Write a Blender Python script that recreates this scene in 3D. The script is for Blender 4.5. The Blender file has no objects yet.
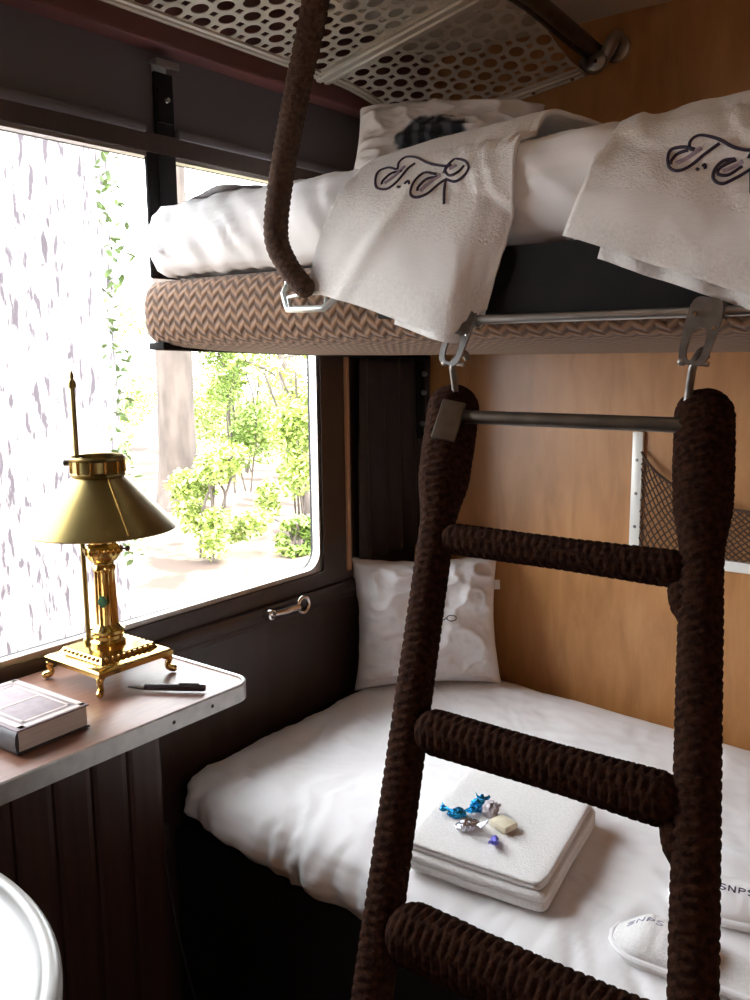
import bpy, bmesh, math, random
from math import sin, cos, pi, sqrt, atan2, radians as RAD
from mathutils import Vector as V, Matrix, noise, Euler
from mathutils.bvhtree import BVHTree
random.seed(7)
sc = bpy.context.scene
COL = sc.collection

# ------------------------------------------------------------------ materials
def new_mat(name):
    m = bpy.data.materials.new(name); m.use_nodes = True
    nt = m.node_tree
    return m, nt, nt.nodes['Principled BSDF']

def N(nt, t, **k):
    n = nt.nodes.new(t)
    for a, b in k.items():
        if a.startswith('i_'):
            key = a[2:]
            n.inputs[int(key) if key.isdigit() else key].default_value = b
        else: setattr(n, a, b)
    return n

def ramp(nt, fac, stops):
    r = nt.nodes.new('ShaderNodeValToRGB')
    e = r.color_ramp.elements
    while len(e) < len(stops): e.new(0.5)
    for el, (p, c) in zip(e, stops): el.position = p; el.color = (*c, 1)
    nt.links.new(fac, r.inputs[0])
    return r.outputs[0]

def mat(name, col, rough=.5, metal=0, col2=None, scale=30, stretch=(1, 1, 1), bump=0, bscale=None, detail=4, sheen=0, coat=0, lo=.35, hi=.65, spec=.5):
    m, nt, b = new_mat(name)
    L = nt.links
    b.inputs['Base Color'].default_value = (*col, 1)
    b.inputs['Roughness'].default_value = rough
    b.inputs['Metallic'].default_value = metal
    b.inputs['Sheen Weight'].default_value = sheen
    b.inputs['Coat Weight'].default_value = coat
    b.inputs['Specular IOR Level'].default_value = spec
    tc = N(nt, 'ShaderNodeTexCoord'); mp = N(nt, 'ShaderNodeMapping')
    mp.inputs['Scale'].default_value = stretch
    L.new(tc.outputs['Object'], mp.inputs[0])
    if col2 is not None:
        n = N(nt, 'ShaderNodeTexNoise', i_Scale=scale, i_Detail=detail)
        L.new(mp.outputs[0], n.inputs['Vector'])
        L.new(ramp(nt, n.outputs[0], [(lo, col), (hi, col2)]), b.inputs['Base Color'])
    if bump:
        n2 = N(nt, 'ShaderNodeTexNoise', i_Scale=bscale or scale, i_Detail=5)
        L.new(mp.outputs[0], n2.inputs['Vector'])
        bp = N(nt, 'ShaderNodeBump', i_Strength=bump, i_Distance=.004)
        L.new(n2.outputs[0], bp.inputs['Height']); L.new(bp.outputs[0], b.inputs['Normal'])
    return m

def wood(name, c1, c2, c3, rough, sc_=(6, 60, 1.4), coat=.15, wscale=3.0):
    m, nt, b = new_mat(name); L = nt.links
    tc = N(nt, 'ShaderNodeTexCoord'); mp = N(nt, 'ShaderNodeMapping'); mp.inputs['Scale'].default_value = sc_
    L.new(tc.outputs['Object'], mp.inputs[0])
    n1 = N(nt, 'ShaderNodeTexNoise', i_Scale=wscale, i_Detail=6, i_Roughness=.6, i_Distortion=.4)
    L.new(mp.outputs[0], n1.inputs['Vector'])
    c = ramp(nt, n1.outputs[0], [(.25, c1), (.5, c2), (.75, c3)])
    n2 = N(nt, 'ShaderNodeTexNoise', i_Scale=1.3, i_Detail=3)
    L.new(tc.outputs['Object'], n2.inputs['Vector'])
    mx = N(nt, 'ShaderNodeMixRGB', blend_type='MULTIPLY'); mx.inputs[0].default_value = .5
    L.new(c, mx.inputs[1]); L.new(ramp(nt, n2.outputs[0], [(.3, (.65, .6, .55)), (.7, (1, 1, 1))]), mx.inputs[2])
    L.new(mx.outputs[0], b.inputs['Base Color'])
    b.inputs['Roughness'].default_value = rough; b.inputs['Coat Weight'].default_value = coat
    b.inputs['Coat Roughness'].default_value = .15
    bp = N(nt, 'ShaderNodeBump', i_Strength=.08, i_Distance=.002)
    L.new(n1.outputs[0], bp.inputs['Height']); L.new(bp.outputs[0], b.inputs['Normal'])
    return m

def chevron(name, cd, cl):
    m, nt, b = new_mat(name); L = nt.links
    uv = N(nt, 'ShaderNodeUVMap'); sep = N(nt, 'ShaderNodeSeparateXYZ'); L.new(uv.outputs[0], sep.inputs[0])
    pp = N(nt, 'ShaderNodeMath', operation='PINGPONG'); pp.inputs[1].default_value = .015; L.new(sep.outputs[0], pp.inputs[0])
    ma = N(nt, 'ShaderNodeMath', operation='MULTIPLY_ADD'); ma.inputs[1].default_value = .85
    L.new(pp.outputs[0], ma.inputs[0]); L.new(sep.outputs[1], ma.inputs[2])
    mu = N(nt, 'ShaderNodeMath', operation='MULTIPLY'); mu.inputs[1].default_value = 2 * pi / .021; L.new(ma.outputs[0], mu.inputs[0])
    sn = N(nt, 'ShaderNodeMath', operation='SINE'); L.new(mu.outputs[0], sn.inputs[0])
    h = N(nt, 'ShaderNodeMath', operation='MULTIPLY_ADD'); h.inputs[1].default_value = .5; h.inputs[2].default_value = .5; L.new(sn.outputs[0], h.inputs[0])
    L.new(ramp(nt, h.outputs[0], [(.2, cd), (.75, cl)]), b.inputs['Base Color'])
    b.inputs['Roughness'].default_value = .85; b.inputs['Sheen Weight'].default_value = .15
    bp = N(nt, 'ShaderNodeBump', i_Strength=.7, i_Distance=.004)
    L.new(h.outputs[0], bp.inputs['Height']); L.new(bp.outputs[0], b.inputs['Normal'])
    return m

M = {}
M['panel_wood'] = wood('honey_wood', (.33, .145, .045), (.46, .215, .072), (.54, .28, .105), .38)
M['dark_wood'] = wood('dark_brown_wood', (.034, .020, .016), (.046, .028, .023), (.060, .037, .030), .42, (6, 6, 1), .2)
M['header'] = mat('header_panel', (.088, .074, .074), .5, col2=(.105, .09, .09), scale=4, bump=.05, bscale=60)
M['slat_wood'] = wood('slat_wood', (.030, .013, .009), (.045, .021, .015), (.060, .028, .019), .5, (20, 20, 1), .05)
M['table_wood'] = wood('table_wood', (.15, .065, .04), (.20, .09, .055), (.25, .115, .07), .36, (40, 5, 5), .05)
M['red'] = mat('oxblood_paint', (.135, .044, .040), .38, col2=(.155, .052, .046), scale=8, coat=.2)
M['cream'] = mat('cream_paint', (.76, .66, .52), .5, col2=(.80, .70, .56), scale=5)
M['bead'] = wood('pale_bead_wood', (.42, .22, .11), (.50, .28, .15), (.55, .32, .18), .4, (30, 30, 2))
M['chrome'] = mat('chrome', (.78, .77, .75), .18, 1, col2=(.7, .69, .67), scale=20)
M['steel'] = mat('satin_steel', (.50, .49, .47), .34, 1, col2=(.42, .41, .39), scale=40)
M['pale_metal'] = mat('pale_painted_metal', (.66, .70, .68), .3, .55, col2=(.55, .60, .58), scale=50)
M['dark_metal'] = mat('dark_bronze_metal', (.10, .08, .065), .38, .85, col2=(.14, .115, .09), scale=30)
M['grey_metal'] = mat('dull_grey_metal', (.19, .18, .17), .42, .9, col2=(.26, .25, .24), scale=60)
M['rack'] = mat('nickel_rack_metal', (.52, .46, .37), .5, .4, col2=(.60, .53, .43), scale=14)
M['brass'] = mat('polished_brass', (.70, .50, .18), .17, 1, col2=(.60, .41, .13), scale=14)
M['brass_shade'] = mat('backlit_brass_shade', (.25, .19, .07), .32, 1, col2=(.20, .15, .055), scale=9)  # brass with the backlit dimness of the shade put into its colour
M['fabric'] = chevron('zigzag_upholstery', (.10, .050, .026), (.225, .118, .058))
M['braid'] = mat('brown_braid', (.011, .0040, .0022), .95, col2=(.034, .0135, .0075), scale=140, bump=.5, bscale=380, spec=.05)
M['braid_lit'] = mat('brown_braid_lit', (.045, .025, .018), .9, col2=(.09, .054, .038), scale=140, bump=.5, bscale=380, spec=.2)  # ladder braid again, its colour lightened for the window light nearby
M['duvet'] = mat('white_cotton', (.80, .79, .80), .85, col2=(.84, .83, .83), scale=8, bump=.08, bscale=300, sheen=.1)
M['linen'] = mat('white_pillow_cotton', (.76, .75, .76), .85, col2=(.82, .81, .81), scale=10, bump=.1, bscale=260, sheen=.1)
M['terry'] = mat('white_terry', (.73, .715, .70), .95, col2=(.80, .785, .77), scale=220, bump=.55, bscale=330, sheen=.2)
M['terry_band'] = mat('woven_towel_band', (.74, .725, .71), .8, col2=(.78, .765, .75), scale=90, stretch=(1, 1, 8), bump=.2, bscale=200)
M['satin_violet'] = mat('violet_satin_thread', (.33, .27, .36), .6, col2=(.40, .34, .44), scale=300)
M['navy'] = mat('navy_thread', (.020, .012, .035), .7, col2=(.032, .02, .05), scale=400, bump=.4, bscale=500)
M['grey_thread'] = mat('grey_thread', (.30, .29, .36), .7, col2=(.38, .37, .45), scale=400)
M['leather'] = mat('black_brown_leather', (.005, .004, .0038), .75, col2=(.008, .006, .0055), scale=30, bump=.15, bscale=180, spec=.2)
M['curtain'] = mat('dark_brown_curtain', (.016, .009, .007), .8, col2=(.024, .013, .010), scale=60, bump=.2, bscale=200, sheen=.05)
M['berth_base'] = mat('black_berth_front', (.012, .010, .010), .6, col2=(.018, .015, .014), scale=10, bump=.05, bscale=90)
M['rubber'] = mat('black_rubber', (.012, .012, .012), .5, col2=(.02, .02, .02), scale=50)
M['porcelain'] = mat('cream_white_porcelain', (.235, .225, .205), .3, col2=(.26, .25, .23), scale=6, coat=0)
M['paper'] = mat('cream_book_pages', (.62, .57, .52), .85, col2=(.50, .45, .41), scale=40, stretch=(1, 1, 40))
M['cover'] = mat('rose_grey_book_cover', (.20, .155, .165), .6, col2=(.24, .19, .20), scale=60, bump=.05)
M['cover_line'] = mat('pale_cover_border', (.40, .32, .28), .5, col2=(.46, .37, .32), scale=60)
M['spine'] = mat('black_book_spine', (.03, .025, .028), .45, col2=(.05, .045, .05), scale=60)
M['pen'] = mat('black_pen_lacquer', (.018, .012, .016), .25, col2=(.026, .018, .022), scale=30, coat=.5)
M['net'] = mat('dark_brown_cord', (.045, .022, .012), .85, col2=(.075, .038, .02), scale=200)
M['net_frame'] = mat('ivory_painted_metal', (.72, .71, .66), .35, .1, col2=(.76, .75, .70), scale=20)
M['blue_foil'] = mat('blue_foil', (.02, .22, .50), .22, .9, col2=(.03, .35, .62), scale=90, bump=.8, bscale=140)
M['silver_foil'] = mat('silver_foil', (.72, .72, .76), .2, 1, col2=(.55, .55, .62), scale=120, bump=.8, bscale=160)
M['grey_foil'] = mat('grey_mauve_wrapper', (.36, .32, .34), .45, .2, col2=(.46, .41, .43), scale=100, bump=.6, bscale=120)
M['beige_wrap'] = mat('beige_wrapper', (.66, .60, .44), .4, 0, col2=(.74, .68, .52), scale=60, bump=.4, bscale=90)
M['violet_wrap'] = mat('violet_blue_wrapper', (.12, .12, .55), .4, .2, col2=(.2, .2, .7), scale=90, bump=.4)
M['tag'] = mat('white_tag', (.78, .78, .80), .7, col2=(.82, .82, .84), scale=90)
M['dark_print'] = mat('dark_blue_print', (.016, .020, .028), .45, col2=(.055, .065, .08), scale=22, detail=3)
M['green_enamel'] = mat('green_enamel', (.05, .17, .09), .3, col2=(.07, .22, .12), scale=90)
M['floor'] = mat('dark_carpet', (.022, .013, .012), .95, col2=(.034, .02, .017), scale=150, bump=.4, bscale=300)
M['bark'] = mat('pale_rough_bark', (.052, .042, .048), .95, col2=(.22, .20, .195), scale=27, stretch=(1, 1, .24), bump=1.0, bscale=22, lo=.37, hi=.47)
M['bark2'] = mat('grey_brown_bark', (.07, .055, .047), .95, col2=(.125, .10, .085), scale=5, stretch=(1, 1, .3), bump=.8, bscale=8)
M['leaf'] = mat('spring_leaves', (.24, .32, .06), .6, col2=(.42, .50, .15), scale=1.6)
M['leaf_deep'] = mat('deeper_leaves', (.15, .23, .04), .6, col2=(.28, .37, .09), scale=2)
M['ivy'] = mat('ivy_leaves', (.05, .08, .02), .55, col2=(.10, .15, .04), scale=9)
M['earth'] = mat('sandy_earth', (.06, .036, .024), .95, col2=(.25, .19, .135), scale=1.1, detail=9, bump=.4, bscale=6, lo=.40, hi=.54)

def print_cotton():
    m, nt, b = new_mat('printed_white_cotton'); L = nt.links
    tc = N(nt, 'ShaderNodeTexCoord'); mp = N(nt, 'ShaderNodeMapping')
    mp.inputs['Location'].default_value = (-.010, .02, -.022); mp.inputs['Scale'].default_value = (1, 1, 1)
    L.new(tc.outputs['Object'], mp.inputs[0])
    n = N(nt, 'ShaderNodeTexNoise', i_Scale=16, i_Detail=3); L.new(tc.outputs['Object'], n.inputs['Vector'])
    ln = N(nt, 'ShaderNodeVectorMath', operation='MULTIPLY'); ln.inputs[1].default_value = (1, .8, 2.0); L.new(mp.outputs[0], ln.inputs[0])
    le = N(nt, 'ShaderNodeVectorMath', operation='LENGTH'); L.new(ln.outputs[0], le.inputs[0])
    ad = N(nt, 'ShaderNodeMath', operation='MULTIPLY_ADD'); ad.inputs[1].default_value = .09; L.new(n.outputs[0], ad.inputs[0]); L.new(le.outputs['Value'], ad.inputs[2])
    w_ = N(nt, 'ShaderNodeTexWave', i_Scale=9, i_Distortion=6, i_Detail=2); L.new(tc.outputs['Object'], w_.inputs['Vector'])
    dk = ramp(nt, w_.outputs[1], [(.35, (.014, .018, .026)), (.85, (.09, .10, .12))])
    mk = ramp(nt, ad.outputs[0], [(.128, (0, 0, 0)), (.138, (1, 1, 1))])
    mx = N(nt, 'ShaderNodeMixRGB'); mx.inputs[2].default_value = (.78, .77, .77, 1); L.new(mk, mx.inputs[0]); L.new(dk, mx.inputs[1])
    L.new(mx.outputs[0], b.inputs['Base Color']); b.inputs['Roughness'].default_value = .8
    return m
M['print_cotton'] = print_cotton()

def glass_mat():
    m = bpy.data.materials.new('window_glass'); m.use_nodes = True; nt = m.node_tree
    nt.nodes.clear()
    o = N(nt, 'ShaderNodeOutputMaterial'); t = N(nt, 'ShaderNodeBsdfTransparent'); g = N(nt, 'ShaderNodeBsdfGlossy')
    g.inputs['Roughness'].default_value = .02; t.inputs[0].default_value = (.97, .985, .98, 1)
    f = N(nt, 'ShaderNodeFresnel'); f.inputs[0].default_value = 1.12
    mx = N(nt, 'ShaderNodeMixShader')
    nt.links.new(f.outputs[0], mx.inputs[0]); nt.links.new(t.outputs[0], mx.inputs[1]); nt.links.new(g.outputs[0], mx.inputs[2])
    nt.links.new(mx.outputs[0], o.inputs[0])
    return m
M['glass'] = glass_mat()

# ------------------------------------------------------------------ mesh helpers
class MB:
    """collects raw geometry for one mesh"""
    def __init__(s): s.v = []; s.f = []; s.mi = []; s.uv = None
    def add(s, vs, fs, mi=0):
        o = len(s.v); s.v += [tuple(p) for p in vs]; s.f += [tuple(i + o for i in f) for f in fs]; s.mi += [mi] * len(fs)
    def box(s, a, b, mi=0, mtx=None, bev=0):
        (x0, y0, z0), (x1, y1, z1) = a, b
        bm = bmesh.new()
        vs = [bm.verts.new(p) for p in ((x0, y0, z0), (x1, y0, z0), (x1, y1, z0), (x0, y1, z0), (x0, y0, z1), (x1, y0, z1), (x1, y1, z1), (x0, y1, z1))]
        for f in ((3, 2, 1, 0), (4, 5, 6, 7), (0, 1, 5, 4), (1, 2, 6, 5), (2, 3, 7, 6), (3, 0, 4, 7)): bm.faces.new([vs[i] for i in f])
        if bev: bmesh.ops.bevel(bm, geom=list(bm.edges), offset=bev, segments=2, profile=.5, affect='EDGES')
        s.bm(bm, mtx, mi)
    def bm(s, bm, mtx=None, mi=0):
        if mtx is not None: bm.transform(mtx)
        bm.verts.index_update()
        s.add([v.co[:] for v in bm.verts], [[v.index for v in f.verts] for f in bm.faces], mi); bm.free()
    def tube(s, pts, r, n=12, mi=0, cap=True, closed=False):
        pts = [V(p) for p in pts]; k = len(pts)
        rs = r if isinstance(r, (list, tuple)) else [r] * k
        t0 = (pts[1] - pts[0]).normalized(); up = V((0, 0, 1)) if abs(t0.z) < .9 else V((0, 1, 0))
        nrm = (up - t0 * up.dot(t0)).normalized(); vs = []; fs = []
        for i, p in enumerate(pts):
            a = pts[(i - 1) % k] if closed or i > 0 else p; b = pts[(i + 1) % k] if closed or i < k - 1 else p
            t = (b - a).normalized(); nrm = (nrm - t * nrm.dot(t)).normalized(); bi = t.cross(nrm)
            for j in range(n):
                an = 2 * pi * j / n; vs.append(p + (nrm * cos(an) + bi * sin(an)) * rs[i])
        for i in range(k if closed else k - 1):
            for j in range(n):
                a = i * n + j; b = i * n + (j + 1) % n; i2 = (i + 1) % k
                fs.append((a, b, i2 * n + (j + 1) % n, i2 * n + j))
        if cap and not closed: fs.append(tuple(range(n))[::-1]); fs.append(tuple((k - 1) * n + j for j in range(n)))
        s.add(vs, fs, mi)
    def lathe(s, prof, c=(0, 0, 0), n=40, mi=0, mtx=None, a0=0):
        vs = []; fs = []; k = len(prof)
        for r, z in prof:
            for j in range(n):
                a = a0 + 2 * pi * j / n; p = V((r * cos(a), r * sin(a), z))
                if mtx is not None: p = mtx @ p
                vs.append(p + V(c))
        for i in range(k - 1):
            for j in range(n): fs.append((i * n + j, i * n + (j + 1) % n, (i + 1) * n + (j + 1) % n, (i + 1) * n + j))
        s.add(vs, fs, mi)
    def prism(s, poly, d, mtx=None, mi=0, bev=0):
        """polygon in local xy pushed d along local z"""
        bm = bmesh.new()
        a = [bm.verts.new((x, y, 0)) for x, y in poly]; f = bm.faces.new(a)
        ex = bmesh.ops.extrude_face_region(bm, geom=[f])
        bmesh.ops.translate(bm, vec=(0, 0, d), verts=[g for g in ex['geom'] if isinstance(g, bmesh.types.BMVert)])
        bmesh.ops.recalc_face_normals(bm, faces=bm.faces)
        if bev: bmesh.ops.bevel(bm, geom=list(bm.edges), offset=bev, segments=2, profile=.5, affect='EDGES')
        s.bm(bm, mtx, mi)
    def ringplate(s, outer, inner, d, mtx=None, mi=0):
        """plate with one hole; outer and inner have the same point count"""
        n = len(outer); vs = [(*p, 0) for p in outer] + [(*p, 0) for p in inner] + [(*p, d) for p in outer] + [(*p, d) for p in inner]; fs = []
        for i in range(n):
            j = (i + 1) % n
            fs += [(i, n + i, n + j, j), (2 * n + i, 2 * n + j, 3 * n + j, 3 * n + i), (i, j, 2 * n + j, 2 * n + i), (n + i, 3 * n + i, 3 * n + j, n + j)]
        if mtx is not None: vs = [mtx @ V(p) for p in vs]
        s.add(vs, fs, mi)
    def grid(s, P, nu, nv, mi=0, closed_u=False):
        """P[i][j]"""
        vs = [P[i][j] for i in range(nu) for j in range(nv)]; fs = []
        for i in range(nu if closed_u else nu - 1):
            for j in range(nv - 1):
                a = i * nv + j; b = ((i + 1) % nu) * nv + j; fs.append((a, b, b + 1, a + 1))
        s.add(vs, fs, mi)
    def build(s, name, m, parent=None, smooth=True, angle=40, origin=None, weld=False, recalc=True):
        me = bpy.data.meshes.new(name)
        o = V(origin) if origin else V((0, 0, 0))
        me.from_pydata([V(p) - o for p in s.v], [], s.f)
        for mm in (m if isinstance(m, list) else [m]): me.materials.append(mm)
        me.polygons.foreach_set('material_index', s.mi)
        if weld or recalc:
            bm = bmesh.new(); bm.from_mesh(me)
            if weld: bmesh.ops.remove_doubles(bm, verts=bm.verts, dist=weld if isinstance(weld, float) else 1e-5)
            if recalc: bmesh.ops.recalc_face_normals(bm, faces=bm.faces)
            bm.to_mesh(me); bm.free()
        if s.uv:
            l = me.uv_layers.new(name='UVMap')
            for lp in me.loops: l.data[lp.index].uv = s.uv[lp.vertex_index]
        if smooth:
            me.polygons.foreach_set('use_smooth', [True] * len(me.polygons)); me.set_sharp_from_angle(angle=RAD(angle))
        ob = bpy.data.objects.new(name, me); COL.objects.link(ob)
        ob.location = o
        if parent is not None:
            ob.parent = parent; ob.matrix_parent_inverse = parent.matrix_basis.inverted()
        me.update()
        return ob

def tag(o, label=None, cat=None, group=None, kind=None):
    if label: o['label'] = label
    if cat: o['category'] = cat
    if group: o['group'] = group
    if kind: o['kind'] = kind
    return o
def thing(name, label, cat, loc, group=None):
    o = bpy.data.objects.new(name, None); COL.objects.link(o); o.location = loc; o.empty_display_size = .05
    return tag(o, label, cat, group)
def struct(o): o['kind'] = 'structure'; return o

def fbm(x, y, z, o=4):
    return noise.fractal(V((x, y, z)), 1.0, 2.0, o)
def sm(a, b, x):
    t = max(0., min(1., (x - a) / (b - a))); return t * t * (3 - 2 * t)
def catmull(pts, n):
    pts = [V(p) for p in pts]; k = len(pts); out = []
    for i in range(n):
        t = i / (n - 1) * (k - 1); a = min(int(t), k - 2); f = t - a
        p1, p2 = pts[a], pts[a + 1]; p0 = pts[a - 1] if a > 0 else p1 * 2 - p2; p3 = pts[a + 2] if a + 2 < k else p2 * 2 - p1
        out.append(.5 * ((2 * p1) + (p2 - p0) * f + (2 * p0 - 5 * p1 + 4 * p2 - p3) * f * f + (3 * p1 - p0 - 3 * p2 + p3) * f ** 3))
    return out
def braid_tube(path, radii, n=30, step=.0022, amp=.085, pitch=.0115, fams=4, squash=None):
    """a bar wrapped in braided cover: rounded ends, diamond lumps over its whole surface"""
    pts = catmull(path, 400); acc = [0]
    for a, b in zip(pts, pts[1:]): acc.append(acc[-1] + (b - a).length)
    Ltot = acc[-1]; k = max(8, int(Ltot / step)); res = []; j = 0
    ss = [Ltot * i / (k - 1) for i in range(k)]
    for s_ in ss:
        while j < len(acc) - 2 and acc[j + 1] < s_: j += 1
        f = (s_ - acc[j]) / max(1e-9, acc[j + 1] - acc[j]); res.append(pts[j].lerp(pts[j + 1], f))
    rl = []
    for s_ in ss:
        t = s_ / Ltot; r = radii[-1][1]
        for (a, ra), (b, rb) in zip(radii, radii[1:]):
            if a <= t <= b: r = ra + (rb - ra) * sm(0, 1, (t - a) / (b - a)); break
        e = min(s_, Ltot - s_)
        if e < r: r *= sqrt(max(.02, 1 - (1 - e / r) ** 2))
        rl.append(r)
    mb = MB(); t0 = (res[1] - res[0]).normalized(); up = V((1, 0, 0)) if abs(t0.x) < .8 else V((0, 0, 1))
    nr = (up - t0 * up.dot(t0)).normalized(); P = []
    for i, p in enumerate(res):
        t = (res[min(i + 1, k - 1)] - res[max(i - 1, 0)]).normalized(); nr = (nr - t * nr.dot(t)).normalized(); bi = t.cross(nr); row = []
        for q in range(n):
            a = 2 * pi * q / n
            d = max(cos(2 * pi * ss[i] / pitch + fams * a), cos(2 * pi * ss[i] / pitch - fams * a)) - .3
            d += .25 * noise.noise(V((ss[i] * 90, cos(a) * 2, sin(a) * 2)))
            r = rl[i] * (1 + amp * d); ca, sa = cos(a), sin(a)
            if squash: sa *= squash
            row.append(p + (nr * ca + bi * sa) * r)
        P.append(row)
    vs = [v for row in P for v in row]; fs = []
    for i in range(k - 1):
        for q in range(n): fs.append((i * n + q, i * n + (q + 1) % n, (i + 1) * n + (q + 1) % n, (i + 1) * n + q))
    fs.append(tuple(range(n))[::-1]); fs.append(tuple((k - 1) * n + q for q in range(n)))
    mb.add(vs, fs); return mb

# ------------------------------------------------------------------ SETTING
XR, YB, ZC = 2.02, -2.50, 2.20
WY0, WY1, WZ0, WZ1 = -1.78, -.414, .916, 1.835        # window opening
mb = MB(); mb.box((-.06, YB, -.06), (XR, 0, 0)); struct(mb.build('floor', M['floor'], smooth=False))
mb = MB(); mb.box((-.06, YB, ZC), (XR + .06, .06, ZC + .06)); struct(mb.build('ceiling', M['cream'], smooth=False))
mb = MB(); mb.box((0, 0, 0), (XR, .05, ZC)); struct(mb.build('wall_partition', M['panel_wood'], smooth=False))
mb = MB(); mb.box((-.06, YB - .05, 0), (XR, YB, ZC)); struct(mb.build('wall_back', M['panel_wood'], smooth=False))
# corridor wall with an unseen slot added to let in fill light
mb = MB(); mb.box((XR, YB - .05, 0), (XR + .05, -2.25, ZC)); mb.box((XR, -2.07, 0), (XR + .05, .05, ZC)); mb.box((XR, -2.25, 1.75), (XR + .05, -2.07, ZC)); mb.box((XR, -2.25, 0), (XR + .05, -2.07, 1.1))
struct(mb.build('wall_corridor', M['panel_wood'], smooth=False))
# window wall
mb = MB()
mb.box((-.028, YB, 0), (0, .05, WZ0)); mb.box((-.028, WY1, WZ0), (0, .05, WZ1)); mb.box((-.028, YB, WZ0), (0, WY0, WZ1))
mb.box((-.028, YB, WZ1), (0, .05, ZC), 1)
struct(mb.build('wall_window', [M['dark_wood'], M['header']], smooth=False))

def rrect(y0, y1, z0, z1, r, n=8):
    out = []
    for cy, cz, a0 in ((y1 - r, z1 - r, 0), (y0 + r, z1 - r, 90), (y0 + r, z0 + r, 180), (y1 - r, z0 + r, 270)):
        for i in range(n + 1):
            a = RAD(a0 + 90 * i / n); out.append((cy + r * cos(a), cz + r * sin(a)))
    return out
YZX = Matrix(((0, 0, 1, 0), (1, 0, 0, 0), (0, 1, 0, 0), (0, 0, 0, 1)))   # local xy -> world yz, z -> world x
win = MB()
win.ringplate(rrect(WY0, WY1, WZ0, WZ1, .012), rrect(WY0 + .012, WY1 - .009, WZ0 + .011, WZ1 - .008, .045), .022, Matrix.Translation((-.014, 0, 0)) @ YZX)
win = struct(win.build('window_1', M['steel'], origin=(0, (WY0 + WY1) / 2, WZ0)))
mb = MB(); mb.ringplate(rrect(WY0 + .003, WY1 - .003, WZ0 + .003, WZ1 - .003, .03), rrect(WY0 + .013, WY1 - .0095, WZ0 + .0115, WZ1 - .0085, .045), .006, Matrix.Translation((-.0205, 0, 0)) @ YZX)
mb.build('rubber_gasket', M['rubber'], win)
mb = MB(); mb.box((-.026, WY0 + .003, WZ0 + .003), (-.021, WY1 - .003, WZ1 - .003)); mb.build('pane', M['glass'], win, smooth=False)
mb = MB(); mb.ringplate(rrect(WY0 - .10, WY1 + .118, WZ0 - .055, WZ1 + .035, .004), rrect(WY0, WY1, WZ0, WZ1, .012), .014, YZX)
mb.build('surround', M['dark_wood'], win)
# vertical pale bead, window-wall mouldings, cornice
mb = MB(); mb.box((.0, -.326, .90), (.022, -.312, 1.86), bev=.004); struct(mb.build('trim_1', M['bead']))
mb = MB(); mb.box((0, YB, .845), (.026, -.285, .878), bev=.006); mb.box((0, YB, .828), (.014, -.285, .846), bev=.003); struct(mb.build('trim_2', M['dark_wood']))
mb = MB(); mb.box((0, YB, 1.868), (.020, -.904, 1.886), bev=.004); mb.box((0, -.826, 1.868), (.020, -.285, 1.886), bev=.004); struct(mb.build('trim_3', M['header']))
mb = MB(); mb.box((0, YB, 2.022), (.05, 0, 2.20)); mb.box((.05, YB, 2.018), (.056, 0, 2.026), bev=.002); struct(mb.build('trim_4', M['red'], smooth=False))
mb = MB(); mb.box((0, YB, 0), (.018, -1.0, .09), bev=.004); struct(mb.build('baseboard_window', M['dark_wood']))

# ------------------------------------------------------------------ curtain in the corner
ct = thing('curtain', 'dark brown curtain hanging in the corner between window and honey wood partition', 'curtain', (.03, -.15, .925))
for nm, z0, z1 in (('drape', .925, 1.44),):
    mb = MB(); P = []
    nu, nv = 60, 30
    for i in range(nu):
        t = i / (nu - 1); y = -.292 + .287 * t; row = []
        for j in range(nv):
            z = z0 + (z1 - z0) * j / (nv - 1)
            row.append((.034 + .010 * sin(t * 26 + .5 * sin(z * 5)) + .012 * sm(.8, 1, t) + .005 * fbm(t * 4, z * 3, 3), y, z))
        P.append(row)
    mb.grid(P, nu, nv); d = mb.build(nm, M['curtain'], ct)
    so = d.modifiers.new('thick', 'SOLIDIFY'); so.thickness = .004; so.offset = 0
for (y, z) in ((-.040, 1.395), (-.043, 1.345), (-.050, 1.262)):
    mb = MB(); mb.lathe([(0, .012), (.004, .012), (.0065, .009), (.007, .004), (.007, .0)], (.058, y, z), 16, mtx=Matrix.Rotation(pi / 2, 4, 'Y'))
    mb.build('snap_stud', M['grey_metal'], ct)
mb = MB(); mb.box((.048, -.058, 1.22), (.056, -.028, 1.43), bev=.002); mb.build('stud_tab', M['leather'], ct)

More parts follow.
